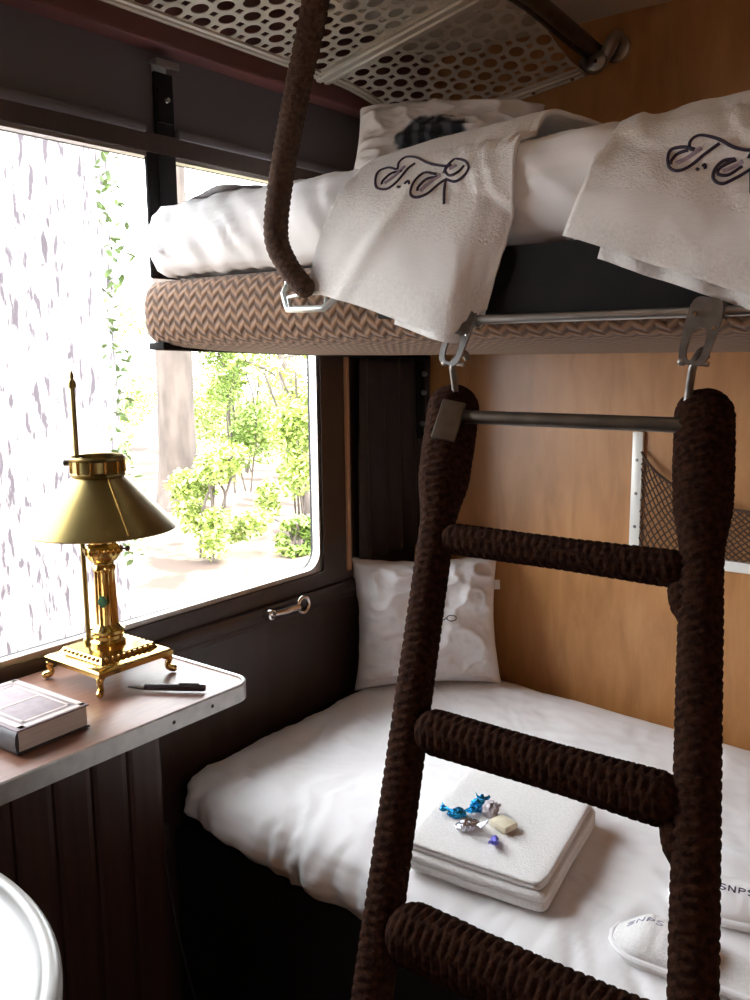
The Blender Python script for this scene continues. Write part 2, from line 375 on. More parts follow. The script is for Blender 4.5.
# ------------------------------------------------------------------ puffy bedding
def puffy(x0, x1, y0, y1, rc, prof, ztop, disp, nper=420, ninner=34):
    w, h = x1 - x0 - 2 * rc, y1 - y0 - 2 * rc; per = 2 * (w + h) + 2 * pi * rc; C_, Nn = [], []
    for i in range(nper):
        s = per * i / nper
        for kind, ln in (('b', w), ('c0', pi * rc / 2), ('r', h), ('c1', pi * rc / 2), ('t', w), ('c2', pi * rc / 2), ('l', h), ('c3', pi * rc / 2)):
            if s <= ln: break
            s -= ln
        f = s / ln if ln else 0
        if kind == 'b': c, n = (x0 + rc + s, y0 + rc), (0, -1)
        elif kind == 'r': c, n = (x1 - rc, y0 + rc + s), (1, 0)
        elif kind == 't': c, n = (x1 - rc - s, y1 - rc), (0, 1)
        elif kind == 'l': c, n = (x0 + rc, y1 - rc - s), (-1, 0)
        else:
            q = int(kind[1]); a = -pi / 2 + q * pi / 2 + f * pi / 2
            c = ((x1 - rc, y0 + rc), (x1 - rc, y1 - rc), (x0 + rc, y1 - rc), (x0 + rc, y0 + rc))[q]; n = (cos(a), sin(a))
        C_.append(c); Nn.append(n)
    ym = (y0 + y1) / 2; hw = (y1 - y0) / 2; rings = []
    for d, q, side in prof:      # q: 0 bottom .. 1 top (fraction of side height)
        rings.append([(c[0] + n[0] * (rc - d), c[1] + n[1] * (rc - d), q, side, n) for c, n in zip(C_, Nn)])
    dl = prof[-1][0]
    for k in range(1, ninner + 1):
        t = k / ninner; row = []
        for c, n in zip(C_, Nn):
            bx, by = c[0] + n[0] * (rc - dl), c[1] + n[1] * (rc - dl)
            sx = min(max(bx, x0 + hw), x1 - hw); sy = ym + (by - ym) * .02
            row.append((bx + (sx - bx) * t, by + (sy - by) * t, 1.0, 0.0, n))
        rings.append(row)
    P = []
    for row in rings:
        o = []
        for x, y, q, side, n in row:
            zt, zb = ztop(x, y); z = zb + (zt - zb) * q
            dx, dy, dz = disp(x, y, z, side, n); o.append((x + dx, y + dy, z + dz))
        P.append(o)
    mb = MB(); k = len(P); vs = [p for row in P for p in row]; fs = []
    for i in range(k - 1):
        for j in range(nper): fs.append((i * nper + j, i * nper + (j + 1) % nper, (i + 1) * nper + (j + 1) % nper, (i + 1) * nper + j))
    fs.append(tuple(range(nper))[::-1]); fs.append(tuple((k - 1) * nper + j for j in range(nper)))
    mb.add(vs, fs); return mb

# ------------------------------------------------------------------ lower berth
lb = thing('lower_berth', 'black-fronted lower berth under the white duvet along the wood partition', 'berth', (1.0, -.45, 0))
mb = MB(); mb.box((.012, -.915, .0), (1.95, -.01, .455), bev=.006); mb.build('base', M['berth_base'], lb)
mb = MB(); mb.box((.014, -.905, .456), (1.94, -.012, .492), bev=.012); mb.build('mattress_platform', M['berth_base'], lb)
LZT = lambda x, y: .604 - .040 * sm(.2, 1.4, x) * 1.1 + .006 * fbm(x * 3, y * 3, 1)
def lz(x, y): return (LZT(x, y), .497 + .040 * sm(.5, .1, x))
def ldisp(x, y, z, side, n):
    e = max(0., min(1., (-.62 - y) / .33)); le = max(0., min(1., (.32 - x) / .3)); bk = sm(-.22, -.03, y) * .5
    w = .25 + .9 * max(e, le) ** 1.3 + bk
    s = x * .85 + y * .55 + .05 * fbm(x * 5, y * 5, 4)
    f = noise.noise(V((s * 21, y * 4 - x * 3, 0))); f = (1 - abs(f)) ** 3 - .35
    g = noise.noise(V((x * 9 + y * 4, y * 8 - x * 5, 5)))
    a = .0108 * f * w + .0050 * g * (0.5 + w * .6) + .0025 * fbm(x * 26, y * 26, z * 26)
    if n[1] < -.5: a += .010 * side * noise.noise(V((x * 24 + z * 14, 3, 1)))
    if n[1] > .5 and side: a = min(a, 0)
    return (n[0] * a * side, n[1] * a * side * 1.3, a * (1 - side))
prof = [(.075, 0, .2), (.03, -.01, .4), (.008, .08, .8), (0, .28, 1), (.003, .46, 1), (.012, .63, .85), (.028, .79, .6), (.050, .90, .4), (.078, .965, .2), (.11, 1, .1)]
P2 = []
for (a, b) in zip(prof, prof[1:]):
    for i in range(3): P2.append(tuple(p + (q - p) * i / 3 for p, q in zip(a, b)))
P2.append(prof[-1])
duv = puffy(.040, 1.93, -.985, -.014, .15, P2, lz, ldisp, 560, 44).build('lower_duvet', M['duvet'], angle=180)
tag(duv, 'white rumpled duvet spread over the lower berth under the lamp table corner', 'duvet')

# ------------------------------------------------------------------ upper berth
ub = thing('upper_berth', 'upper berth upholstered in brown zigzag fabric with ladder rail along its front', 'berth', (1.0, -.47, 1.44))
cs = [(-.012, 1.448), (-.25, 1.446), (-.50, 1.449), (-.70, 1.455), (-.82, 1.461), (-.88, 1.466), (-.91, 1.471), (-.928, 1.479), (-.939, 1.490), (-.944, 1.505), (-.945, 1.525), (-.945, 1.545), (-.943, 1.562), (-.937, 1.577), (-.926, 1.588), (-.90, 1.593), (-.5, 1.593), (-.012, 1.593)]
xs = [.020, .022, .028, .038, .055, .09] + [.09 + (1.93 - .09) * i / 60 for i in range(1, 61)]
mb = MB(); vs = []; fs = []; uvs = []; nc = len(cs)
al = [0]
for a, b in zip(cs, cs[1:]): al.append(al[-1] + sqrt((a[0] - b[0]) ** 2 + (a[1] - b[1]) ** 2))
for i, x in enumerate(xs):
    k = (.80, .88, .945, .98, .995)[i] if i < 5 else 1
    for (y, z), a in zip(cs, al):
        vs.append((x, -.47 + (y + .47) * (1 - (1 - k) * .25), 1.52 + (z - 1.52) * k)); uvs.append((x, a))
for i in range(len(xs) - 1):
    for j in range(nc - 1): fs.append((i * nc + j, i * nc + j + 1, (i + 1) * nc + j + 1, (i + 1) * nc + j))
fs.append(tuple(range(nc))); fs.append(tuple((len(xs) - 1) * nc + j for j in range(nc)))
mb.add(vs, fs); mb.uv = uvs; mb.build('upholstered_base', M['fabric'], ub, angle=60)
mb = MB(); mb.prism([(-.93, 1.462), (-.02, 1.434), (-.02, 1.447), (-.93, 1.476)], .045, Matrix.Translation((.024, 0, 0)) @ YZX, bev=.002); mb.build('end_batten', M['leather'], ub)
mb = MB(); mb.box((.60, -.957, 1.502), (1.90, -.9455, 1.592), bev=.003); tag(mb.build('dark_panel', M['leather'], ub), 'dark panel above the rail')  # flat dark panel over the right part of the fabric front
RY, RZ = -.972, 1.4945
mb = MB(); mb.tube([(.725, RY, RZ), (1.88, RY, RZ)], .0062, 14)
mb.box((.727, RY, RZ - .010), (.737, -.943, RZ + .010), bev=.002); mb.box((1.45, RY, RZ - .010), (1.46, -.943, RZ + .010), bev=.002)
mb.build('ladder_rail', M['steel'], ub)
def hook_plate(x, tilt):
    # slotted plate that hangs from the rail
    o = []; inn = []
    n = 40
    for i in range(n):
        a = 2 * pi * i / n; c_, s_ = cos(a), sin(a)
        ex = .020; o.append((ex * (1 - .10 * (s_ < 0)) * (abs(c_) ** .45) * (1 if c_ > 0 else -1), -.024 + .040 * (abs(s_) ** .45) * (1 if s_ > 0 else -1)))
        inn.append((.0095 * (abs(c_) ** .7) * (1 if c_ > 0 else -1), -.040 + .020 * (abs(s_) ** .7) * (1 if s_ > 0 else -1)))
    mt = Matrix.Translation((x, RY - .008, RZ)) @ Matrix.Rotation(RAD(tilt), 4, 'Y') @ Matrix.Rotation(RAD(90), 4, 'X') @ Matrix.Rotation(RAD(-12), 4, 'X')
    m_ = MB(); m_.ringplate(o, inn, .004, mt)
    m_.tube([(x - .02, RY, RZ), (x + .02, RY, RZ)], .0105, 14)
    pl = m_.build('hook_plate', M['grey_metal'], ub, angle=30)
    for dx, dz in ((-.012, -.002), (.011, -.02)):
        m2 = MB(); m2.lathe([(0, .003), (.0025, .0025), (.0035, 0)], (x + dx, RY - .0135, RZ + dz), 10, mtx=Matrix.Rotation(pi / 2, 4, 'X')); m2.build('rivet', M['chrome'], pl)
hook_plate(.766, 14); hook_plate(1.098, 10)
# strap buckle on the front
mb = MB()
mb.tube([(.413, -.950, 1.565), (.416, -.965, 1.548), (.436, -.978, 1.522), (.512, -.980, 1.520), (.530, -.975, 1.533), (.533, -.960, 1.555), (.531, -.950, 1.565)], .0055, 12)
mb.tube([(.443, -.978, 1.522), (.440, -.980, 1.540), (.480, -.982, 1.545), (.519, -.979, 1.544), (.516, -.979, 1.522)], .0035, 10)
mb.box((.406, -.953, 1.556), (.422, -.943, 1.576), bev=.002); mb.box((.523, -.953, 1.553), (.539, -.943, 1.573), bev=.002)
tag(mb.build('strap_buckle', M['pale_metal'], ub), 'pale metal buckle')

# upper duvet
def uz(x, y): return (1.757 + .014 * sm(.5, .85, x) - .024 * sm(.92, 1.05, x) + .006 * fbm(x * 3, y * 3, 9), 1.5965)
def udisp(x, y, z, side, n):
    le = max(0., min(1., (.62 - x) / .5)); fr = max(0., min(1., (-.6 - y) / .3)); w = .3 + max(le, .5 * fr)
    s = x * 1.1 + (z - 1.6) * .9 + y * .3 + .04 * fbm(x * 5, y * 5, z * 4)
    f = noise.noise(V((s * 20, y * 2.5, z * 3))); f = (1 - abs(f)) ** 2.5 - .4
    a = (.0105 + .004 * side) * f * w * (.25 if n[0] < -.5 else 1) + .004 * noise.noise(V((x * 8, y * 8, z * 8))) + .002 * fbm(x * 24, y * 24, z * 24)
    if n[1] > .5 and side: a = min(a, 0)
    return (n[0] * a * side, n[1] * a * side * .8, a * (1 - side))
prof = [(.06, 0.0, .1), (.035, .004, .3), (.018, .08, .7), (.004, .27, 1), (0, .45, 1), (.008, .62, .9), (.03, .78, .65), (.065, .86, .4), (.11, .93, .2), (.16, 1, .1)]
P2 = []
for (a, b) in zip(prof, prof[1:]):
    for i in range(3): P2.append(tuple(p + (q - p) * i / 3 for p, q in zip(a, b)))
P2.append(prof[-1])
ud = puffy(.014, 1.88, -.950, -.02, .070, P2, uz, udisp, 560, 44).build('upper_duvet', M['duvet'], angle=180)
tag(ud, 'thick white duvet on the zigzag upholstered upper berth', 'duvet')

# ------------------------------------------------------------------ pillows
def pillow_mb(w, h, t, seed, mtx, n=46, ears=.12, wr=1.0, patch=None):
    mb = MB(); fs = []; mi = []; vs = []; idx = {}
    for sd in (1, -1):
        for i in range(n + 1):
            for j in range(n + 1):
                u, v = -1 + 2 * i / n, -1 + 2 * j / n; edge = i in (0, n) or j in (0, n)
                if edge and sd == -1: idx[(sd, i, j)] = idx[(1, i, j)]; continue
                pin = 1 - ears * (1 - abs(u) ** 2) * abs(v) ** 3 - 0; pin2 = 1 - ears * (1 - abs(v) ** 2) * abs(u) ** 3
                x, y = u * w / 2 * pin2, v * h / 2 * pin
                th = t / 2 * ((1 - u ** 4) * (1 - v ** 4)) ** .5
                if not edge:
                    f = noise.noise(V((u * 2.2 + v * 1.2 + seed, v * 3.4 - u, seed))); f = (1 - abs(f)) ** 3 - .4
                    th += wr * (.010 * f + .008 * noise.noise(V((u * 3, v * 3, seed + 4))) + .002 * fbm(u * 9, v * 9, seed)) * min(1, (1 - max(abs(u), abs(v))) * 5)
                else:
                    x += .004 * noise.noise(V((u * 5, v * 5, seed))); y += .004 * noise.noise(V((v * 5, u * 5, seed + 2)))
                idx[(sd, i, j)] = len(vs); vs.append(mtx @ V((x, y, sd * th)))
        for i in range(n):
            for j in range(n):
                q = (idx[(sd, i, j)], idx[(sd, i + 1, j)], idx[(sd, i + 1, j + 1)], idx[(sd, i, j + 1)])
                fs.append(q if sd == 1 else q[::-1])
                u, v = -1 + 2 * (i + .5) / n, -1 + 2 * (j + .5) / n
                mi.append(1 if patch and sd == 1 and patch(u, v) else 0)
    mb.add(vs, fs); mb.mi = mi; return mb
def frame_mtx(loc, xdir, ydir):
    x = V(xdir).normalized(); y = V(ydir); y = (y - x * y.dot(x)).normalized(); z = x.cross(y)
    m = Matrix((x, y, z)).transposed().to_4x4(); m.translation = V(loc); return m
# lower pillow stands across the corner, facing the compartment
pm = frame_mtx((.172, -.194, .762), (.735, .678, 0), (-.14, .15, 1))
pil = thing('square_pillow', 'white square pillow with embroidered emblem propped on lower berth corner', 'pillow', (.17, -.19, .60))
cush = pillow_mb(.390, .345, .155, 3.3, pm, n=90, ears=.10, wr=1.7).build('pillow_body', M['linen'], pil, angle=180)
mb = MB(); mb.box((.175, .075, -.004), (.198, .100, -.001), mtx=pm); mb.build('side_tag', M['tag'], pil)
um = frame_mtx((.358, -.40, 1.862), (.93, .36, -.06), (-.10, .32, 1))
mb = pillow_mb(.40, .215, .15, 7.1, um, n=90, ears=.06, wr=1.4)
up = mb.build('upper_pillow', M['print_cotton'], angle=180, origin=tuple(um.translation))
tag(up, 'white pillow with a dark printed patch on upper berth below the luggage rack', 'pillow')

# ------------------------------------------------------------------ decals: thread strokes laid on a surface
def bvh_of(o):
    bpy.context.view_layer.update(); dg = bpy.context.evaluated_depsgraph_get(); e = o.evaluated_get(dg); me = e.to_mesh()
    b = BVHTree.FromPolygons([o.matrix_world @ v.co for v in me.vertices], [tuple(p.vertices) for p in me.polygons]); e.to_mesh_clear(); return b
def thread(bvh, strokes, direction, r, lift=.0, fallback=False):
    mb = MB(); d = V(direction).normalized()
    for st in strokes:
        if len(st) > 2: pts = catmull(st, max(10, len(st) * 7))
        else: pts = [V(st[0]).lerp(V(st[1]), i / 5) for i in range(6)]
        run = []
        for p in pts:
            h = bvh.ray_cast(p - d * .25, d, .6)
            if h[0] is not None: run.append(h[0] - d * lift)
            elif len(run) > 2: mb.tube(run, r, 6); run = []
            else: run = []
        if len(run) > 2: mb.tube(run, r, 6)
    return mb
MONO1 = ([[(0.6256, -0.94, 1.7178), (0.6102, -0.94, 1.7221), (0.5923, -0.94, 1.7186), (0.5876, -0.94, 1.7071), (0.592, -0.94, 1.6962), (0.6099, -0.94, 1.6925), (0.6276, -0.94, 1.7006), (0.6451, -0.94, 1.7153), (0.6587, -0.94, 1.7219)], [(0.6355, -0.94, 1.7142), (0.6167, -0.94, 1.7131), (0.602, -0.94, 1.7047), (0.6001, -0.94, 1.7001)], [(0.6277, -0.94, 1.7175), (0.63, -0.94, 1.7273), (0.643, -0.94, 1.7333), (0.6622, -0.94, 1.7297), (0.6831, -0.94, 1.7187), (0.7036, -0.94, 1.7128), (0.7206, -0.94, 1.7106)], [(0.6954, -0.94, 1.7024), (0.6747, -0.94, 1.7066), (0.6578, -0.94, 1.697), (0.6513, -0.94, 1.6826), (0.6598, -0.94, 1.6756), (0.6788, -0.94, 1.6779), (0.6995, -0.94, 1.6887), (0.7118, -0.94, 1.6938)], [(0.6975, -0.94, 1.6988), (0.6789, -0.94, 1.6978), (0.6654, -0.94, 1.6894), (0.6628, -0.94, 1.684)], [(0.7077, -0.94, 1.7025), (0.7137, -0.94, 1.7115), (0.7277, -0.94, 1.7187), (0.7435, -0.94, 1.714), (0.7483, -0.94, 1.7038), (0.7397, -0.94, 1.6937), (0.7259, -0.94, 1.6889), (0.7118, -0.94, 1.6938)], [(0.7189, -0.94, 1.714), (0.7109, -0.94, 1.7053), (0.7178, -0.94, 1.698), (0.7318, -0.94, 1.7011), (0.7416, -0.94, 1.7079)], [(0.7118, -0.94, 1.6938), (0.7085, -0.94, 1.6795), (0.7078, -0.94, 1.6615)], [(0.6284, -0.94, 1.6934), (0.6328, -0.94, 1.6922)], [(0.6406, -0.94, 1.6957), (0.6471, -0.94, 1.6989), (0.6492, -0.94, 1.6947)]],
 [[(0.6055, -0.94, 1.6998), (0.6233, -0.94, 1.7079), (0.6408, -0.94, 1.7192)], [(0.6683, -0.94, 1.6824), (0.683, -0.94, 1.6907), (0.7036, -0.94, 1.6997)], [(0.7178, -0.94, 1.7061), (0.7297, -0.94, 1.7094)]], (-0.588, 0.866, 0.192))
MONO2 = ([[(1.0621, -0.94, 1.6851), (1.0498, -0.94, 1.6893), (1.0357, -0.94, 1.6888), (1.0316, -0.94, 1.6809), (1.0339, -0.94, 1.6688), (1.0439, -0.94, 1.6633), (1.0578, -0.94, 1.6665), (1.0728, -0.94, 1.677), (1.0908, -0.94, 1.6876)], [(1.0552, -0.94, 1.6852), (1.043, -0.94, 1.6827), (1.0363, -0.94, 1.6761), (1.0355, -0.94, 1.6719)], [(1.0621, -0.94, 1.6843), (1.0568, -0.94, 1.6875), (1.0573, -0.94, 1.6949), (1.0649, -0.94, 1.6996), (1.0752, -0.94, 1.6981), (1.0906, -0.94, 1.6917), (1.1043, -0.94, 1.6825), (1.1177, -0.94, 1.6766), (1.129, -0.94, 1.675)], [(1.1083, -0.94, 1.6682), (1.0952, -0.94, 1.6675), (1.0864, -0.94, 1.6588), (1.086, -0.94, 1.6489), (1.0956, -0.94, 1.6428), (1.1094, -0.94, 1.6469), (1.1222, -0.94, 1.6526), (1.1316, -0.94, 1.6579)], [(1.11, -0.94, 1.6671), (1.0987, -0.94, 1.6637), (1.0906, -0.94, 1.6582), (1.0917, -0.94, 1.6532), (1.1026, -0.94, 1.6518), (1.117, -0.94, 1.6589)], [(1.123, -0.94, 1.667), (1.1274, -0.94, 1.6744), (1.1367, -0.94, 1.6803), (1.1471, -0.94, 1.6772), (1.1507, -0.94, 1.6688), (1.1449, -0.94, 1.6601), (1.1364, -0.94, 1.6564), (1.1283, -0.94, 1.6596)], [(1.1283, -0.94, 1.6596), (1.1269, -0.94, 1.6488), (1.1275, -0.94, 1.6293)], [(1.0657, -0.94, 1.663), (1.0684, -0.94, 1.661)], [(1.0725, -0.94, 1.6646), (1.075, -0.94, 1.666), (1.0761, -0.94, 1.6617)]],
 [[(1.0418, -0.94, 1.6711), (1.0556, -0.94, 1.676), (1.0707, -0.94, 1.6847)], [(1.0958, -0.94, 1.6551), (1.1072, -0.94, 1.6586), (1.1183, -0.94, 1.6644)]], (-0.336, 1.062, 0.205))


# ------------------------------------------------------------------ towels hanging on the upper berth
DB = bvh_of(ud)
def loft(cols, nu, nv, amp=.0015, seed=0, post=None):
    rows = [catmull(c, nv) for c in cols]; P = []
    for j in range(nv):
        P.append(catmull([r[j] for r in rows], nu))
    out = []
    for i in range(nu):
        o = []
        for j in range(nv):
            p = P[j][i].copy(); u, v = i / (nu - 1), j / (nv - 1)
            p += V((0, -1, .4)) * (amp * fbm(u * 9 + seed, v * 9, seed) + .004 * noise.noise(V((u * 4 + seed, v * 3, 2))))
            if post: p = post(p, u, v)
            h = DB.ray_cast(V((p.x, -1.3, p.z)), V((0, 1, 0)), 1.0)
            if h[0] is not None and p.z < 1.74 and p.y > h[0].y - .012: p.y = h[0].y - .012
            h = DB.ray_cast(V((p.x, p.y, 2.1)), V((0, 0, -1)), 1.0)
            if h[0] is not None and h[1].z > .35 and p.z < h[0].z + .011: p.z = h[0].z + .011
            o.append(p)
        out.append(o)
    return out
T1 = [[(.486, -.988, 1.548), (.517, -.990, 1.622), (.54, -.972, 1.689), (.542, -.882, 1.753), (.56, -.77, 1.776), (.60, -.62, 1.778)],
      [(.597, -1.002, 1.521), (.623, -.998, 1.613), (.63, -.965, 1.694), (.638, -.872, 1.768), (.65, -.76, 1.784), (.68, -.62, 1.782)],
      [(.747, -1.006, 1.475), (.752, -.996, 1.589), (.744, -.955, 1.689), (.737, -.862, 1.775), (.745, -.76, 1.792), (.77, -.62, 1.788)],
      [(.772, -.985, 1.492), (.795, -.980, 1.586), (.803, -.945, 1.672), (.787, -.845, 1.782), (.795, -.75, 1.800), (.81, -.62, 1.795)],
      [(.798, -.968, 1.508), (.823, -.968, 1.588), (.830, -.938, 1.668), (.812, -.842, 1.783), (.82, -.75, 1.800), (.84, -.62, 1.795)]]
T2 = [[(.917, -.988, 1.595), (.940, -.986, 1.648), (.952, -.962, 1.698), (.965, -.875, 1.744), (.985, -.78, 1.760), (1.01, -.64, 1.765)],
      [(1.032, -.992, 1.553), (1.040, -.990, 1.625), (1.033, -.950, 1.689), (1.028, -.862, 1.756), (1.035, -.77, 1.770), (1.05, -.64, 1.770)],
      [(1.148, -.994, 1.510), (1.144, -.990, 1.592), (1.128, -.948, 1.675), (1.098, -.852, 1.761), (1.105, -.76, 1.776), (1.12, -.64, 1.772)],
      [(1.238, -.994, 1.479), (1.234, -.990, 1.560), (1.220, -.948, 1.650), (1.192, -.852, 1.766), (1.195, -.76, 1.778), (1.20, -.64, 1.772)]]
def hang_towel(name, cols, seed, label, under, mono, crease=None):
    t = thing(name, label, 'towel', cols[1][0], 'monogrammed towels on the upper berth')
    P = loft(cols, 60, 80, .0016, seed, crease)
    mb = MB(); mb.grid(P, 60, 80)
    # woven band near the hem gets the smoother weave
    mb.mi = [1 if .10 < (k % 79) / 79 < .21 else 0 for k in range(len(mb.f))]
    b = mb.build('front_layer', [M['terry'], M['terry_band']], t, angle=180)
    so = b.modifiers.new('thick', 'SOLIDIFY'); so.thickness = .007; so.offset = -1 if b.data.polygons[1800].normal.y < 0 else 1
    (u0, u1, dz) = under
    P2 = []
    for i in range(40):
        u = u0 + (u1 - u0) * i / 39; a = min(int(u * 59), 58); f = u * 59 - a; o = []
        for j in range(30):
            p = P[a][j].lerp(P[a + 1][j], f) + V((0, .016, 0)); p.z += dz * (1 - j / 29); p.y -= .004 * sin(u * 30) * (1 - j / 29)
            o.append(p)
        P2.append(o)
    mb = MB(); mb.grid(P2, 40, 30); l2 = mb.build('under_layer', M['terry'], t, angle=180)
    so = l2.modifiers.new('thick', 'SOLIDIFY'); so.thickness = .005
    bv = bvh_of(b)
    mt = thread(bv, mono[0], mono[2], .0020, .0006); mt.build('monogram', M['navy'], t)
    for st in mono[1]:
        mt = thread(bv, [st], mono[2], .0034, -.0018)
        if mt.v: tag(mt.build('monogram_fill', M['satin_violet'], t), 'violet satin stitch')
    return t
def crease1(p, u, v):
    # a soft fold running down from the monogram
    c = .45 - .28 * (1 - v / .6); k = math.exp(-((u - c) / .035) ** 2) * sm(.75, .3, v)
    return p + V((0, -.006 * k, 0))
hang_towel('hand_towel', T1, 1.7, 'white monogrammed towel draped over upper berth edge beside the strap buckle', (.34, .90, -.011), MONO1, crease1)
hang_towel('hand_towel', T2, 5.2, 'white monogrammed towel draped over upper berth edge above right ladder hook', (.12, .98, -.016), MONO2)

# ------------------------------------------------------------------ pillow emblem
bv = bvh_of(cush)
def on_pil(x, y): return pm @ V((x, y, .10))
emb = []
for cx in (-.052, .052):
    emb.append([on_pil(cx + .012 * cos(a), .012 + .007 * sin(a)) for a in [2 * pi * i / 12 for i in range(13)]])
emb.append([on_pil(-.04 + .08 * i / 10, .012 + .004 * sin(i * 1.9)) for i in range(11)])
emb.append([on_pil(.012 * cos(a), .014 + .016 * sin(a)) for a in [2 * pi * i / 12 for i in range(13)]])
mb = thread(bv, emb, -(pm.to_3x3() @ V((0, 0, 1))), .0013, .0); tag(mb.build('emblem', M['navy'], pil), 'small dark embroidered emblem')

# ------------------------------------------------------------------ ladder
lad = thing('ladder', 'ladder wrapped in dark brown braid leaning from the upper berth rail', 'ladder', (1.21, -1.78, 0))
def lp(z, side):      # a point on the stile axis at height z
    t = (1.358 - z) / .558
    return V((.742 + .120 * t + .356 * side, -.968 - .335 * t, z))
def lax(): return (lp(0, 0) - lp(1, 0)).normalized()
TOP = 1.378
stiles = []
for sd in (0, 1):
    Lz = TOP - .03
    path = [lp(TOP + .022, sd), lp(1.0, sd), lp(.5, sd), lp(.03, sd)]
    full = (path[0] - path[-1]).length
    rt = .036 if sd == 0 else .034
    rad = [(0, rt), (.06, rt), (.085, rt * .97), (.135, .0235), (1, .0225)]
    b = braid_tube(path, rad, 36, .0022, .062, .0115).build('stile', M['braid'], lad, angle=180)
    stiles.append(b)
    mb = MB(); mb.lathe([(0, 0), (.019, 0), (.020, .004), (.020, .022), (.017, .027), (0, .027)], lp(.0, sd) + V((0, 0, .002)), 20); mb.build('foot', M['rubber'], lad)
# top bar of bare metal, fixed to a dark plate on each stile
za = 1.358
mb = MB(); mb.tube([lp(za, 0) + V((.010, -.020, .004)), lp(za, 1) + V((-.010, -.018, .004))], .0095, 20)
tag(mb.build('rung', M['dark_metal'], lad), 'bare dark metal top rung')
for sd in (0,):
    c = lp(za, sd) + V((.022, -.044, 0)); mb = MB(); mb.box((-.017, -.003, -.030), (.017, .003, .030), mtx=Matrix.Translation(c) @ Matrix.Rotation(RAD(-31), 4, 'X') @ Matrix.Rotation(RAD(20), 4, 'Z'), bev=.002)
    pl = mb.build('mounting_plate', M['dark_metal'], lad)
for z, r0, zo in ((1.204, .0205, 0), (.990, .027, 0), (.800, .034, 0)):
    a, b = lp(z, 0), lp(z, 1); d = (b - a).normalized()
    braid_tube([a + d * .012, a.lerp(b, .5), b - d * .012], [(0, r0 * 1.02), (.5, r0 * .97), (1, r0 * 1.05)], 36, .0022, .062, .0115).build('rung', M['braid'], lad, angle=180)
    # padded bracket under the rung on the right stile
    ax = lax(); q = b - d * .022 + ax * .012
    braid_tube([q, q + ax * .024 + d * .002, q + ax * .052 + d * .010], [(0, .016), (.5, .015), (1, .009)], 20, .003, .06, .0115).build('rung_bracket', M['braid'], lad, angle=180)
# hook rods passing up into the slots of the plates
for sd, hx in ((0, .762), (1, 1.093)):
    t_ = lp(TOP, sd); x0 = t_.x + (.012 if sd == 0 else -.016)
    mb = MB(); mb.tube(catmull([(x0, t_.y - .024, t_.z - .02), (x0 + .003, t_.y - .022, t_.z + .02), (hx - .004, RY - .020, 1.432), (hx - .001, RY - .010, 1.446), (hx + .001, RY + .002, 1.4495), (hx + .002, RY + .008, 1.441)], 30), .0048, 12)
    hk = mb.build('hook', M['grey_metal'], lad)
    mb = MB(); mb.lathe([(0, .0), (.0045, 0), (.0055, .003), (.004, .007), (0, .008)], (hx - .014, RY - .020, 1.437), 12, mtx=Matrix.Rotation(-pi / 2, 4, 'Y')); mb.tube([(hx - .016, RY - .020, 1.437), (hx + .014, RY - .020, 1.434)], .003, 8)
    mb.build('cross_pin', M['steel'], hk)

# ------------------------------------------------------------------ hand strap from the rack rail down to the buckle
hs = thing('hand_strap', 'brown braided strap hanging from the luggage rack rail to the berth buckle', 'strap', (.46, -1.0, 1.54))
pth = [(.530, -1.005, 2.118), (.545, -1.010, 2.04), (.536, -1.010, 1.952), (.497, -1.010, 1.837), (.461, -1.012, 1.714), (.449, -1.014, 1.632), (.466, -1.010, 1.588), (.486, -1.002, 1.560), (.499, -.992, 1.540)]
braid_tube(pth, [(0, .021), (.45, .0195), (.8, .0190), (1, .016)], 30, .0023, .05, .0095, 4, None).build('braided_cover', M['braid_lit'], hs, angle=180)

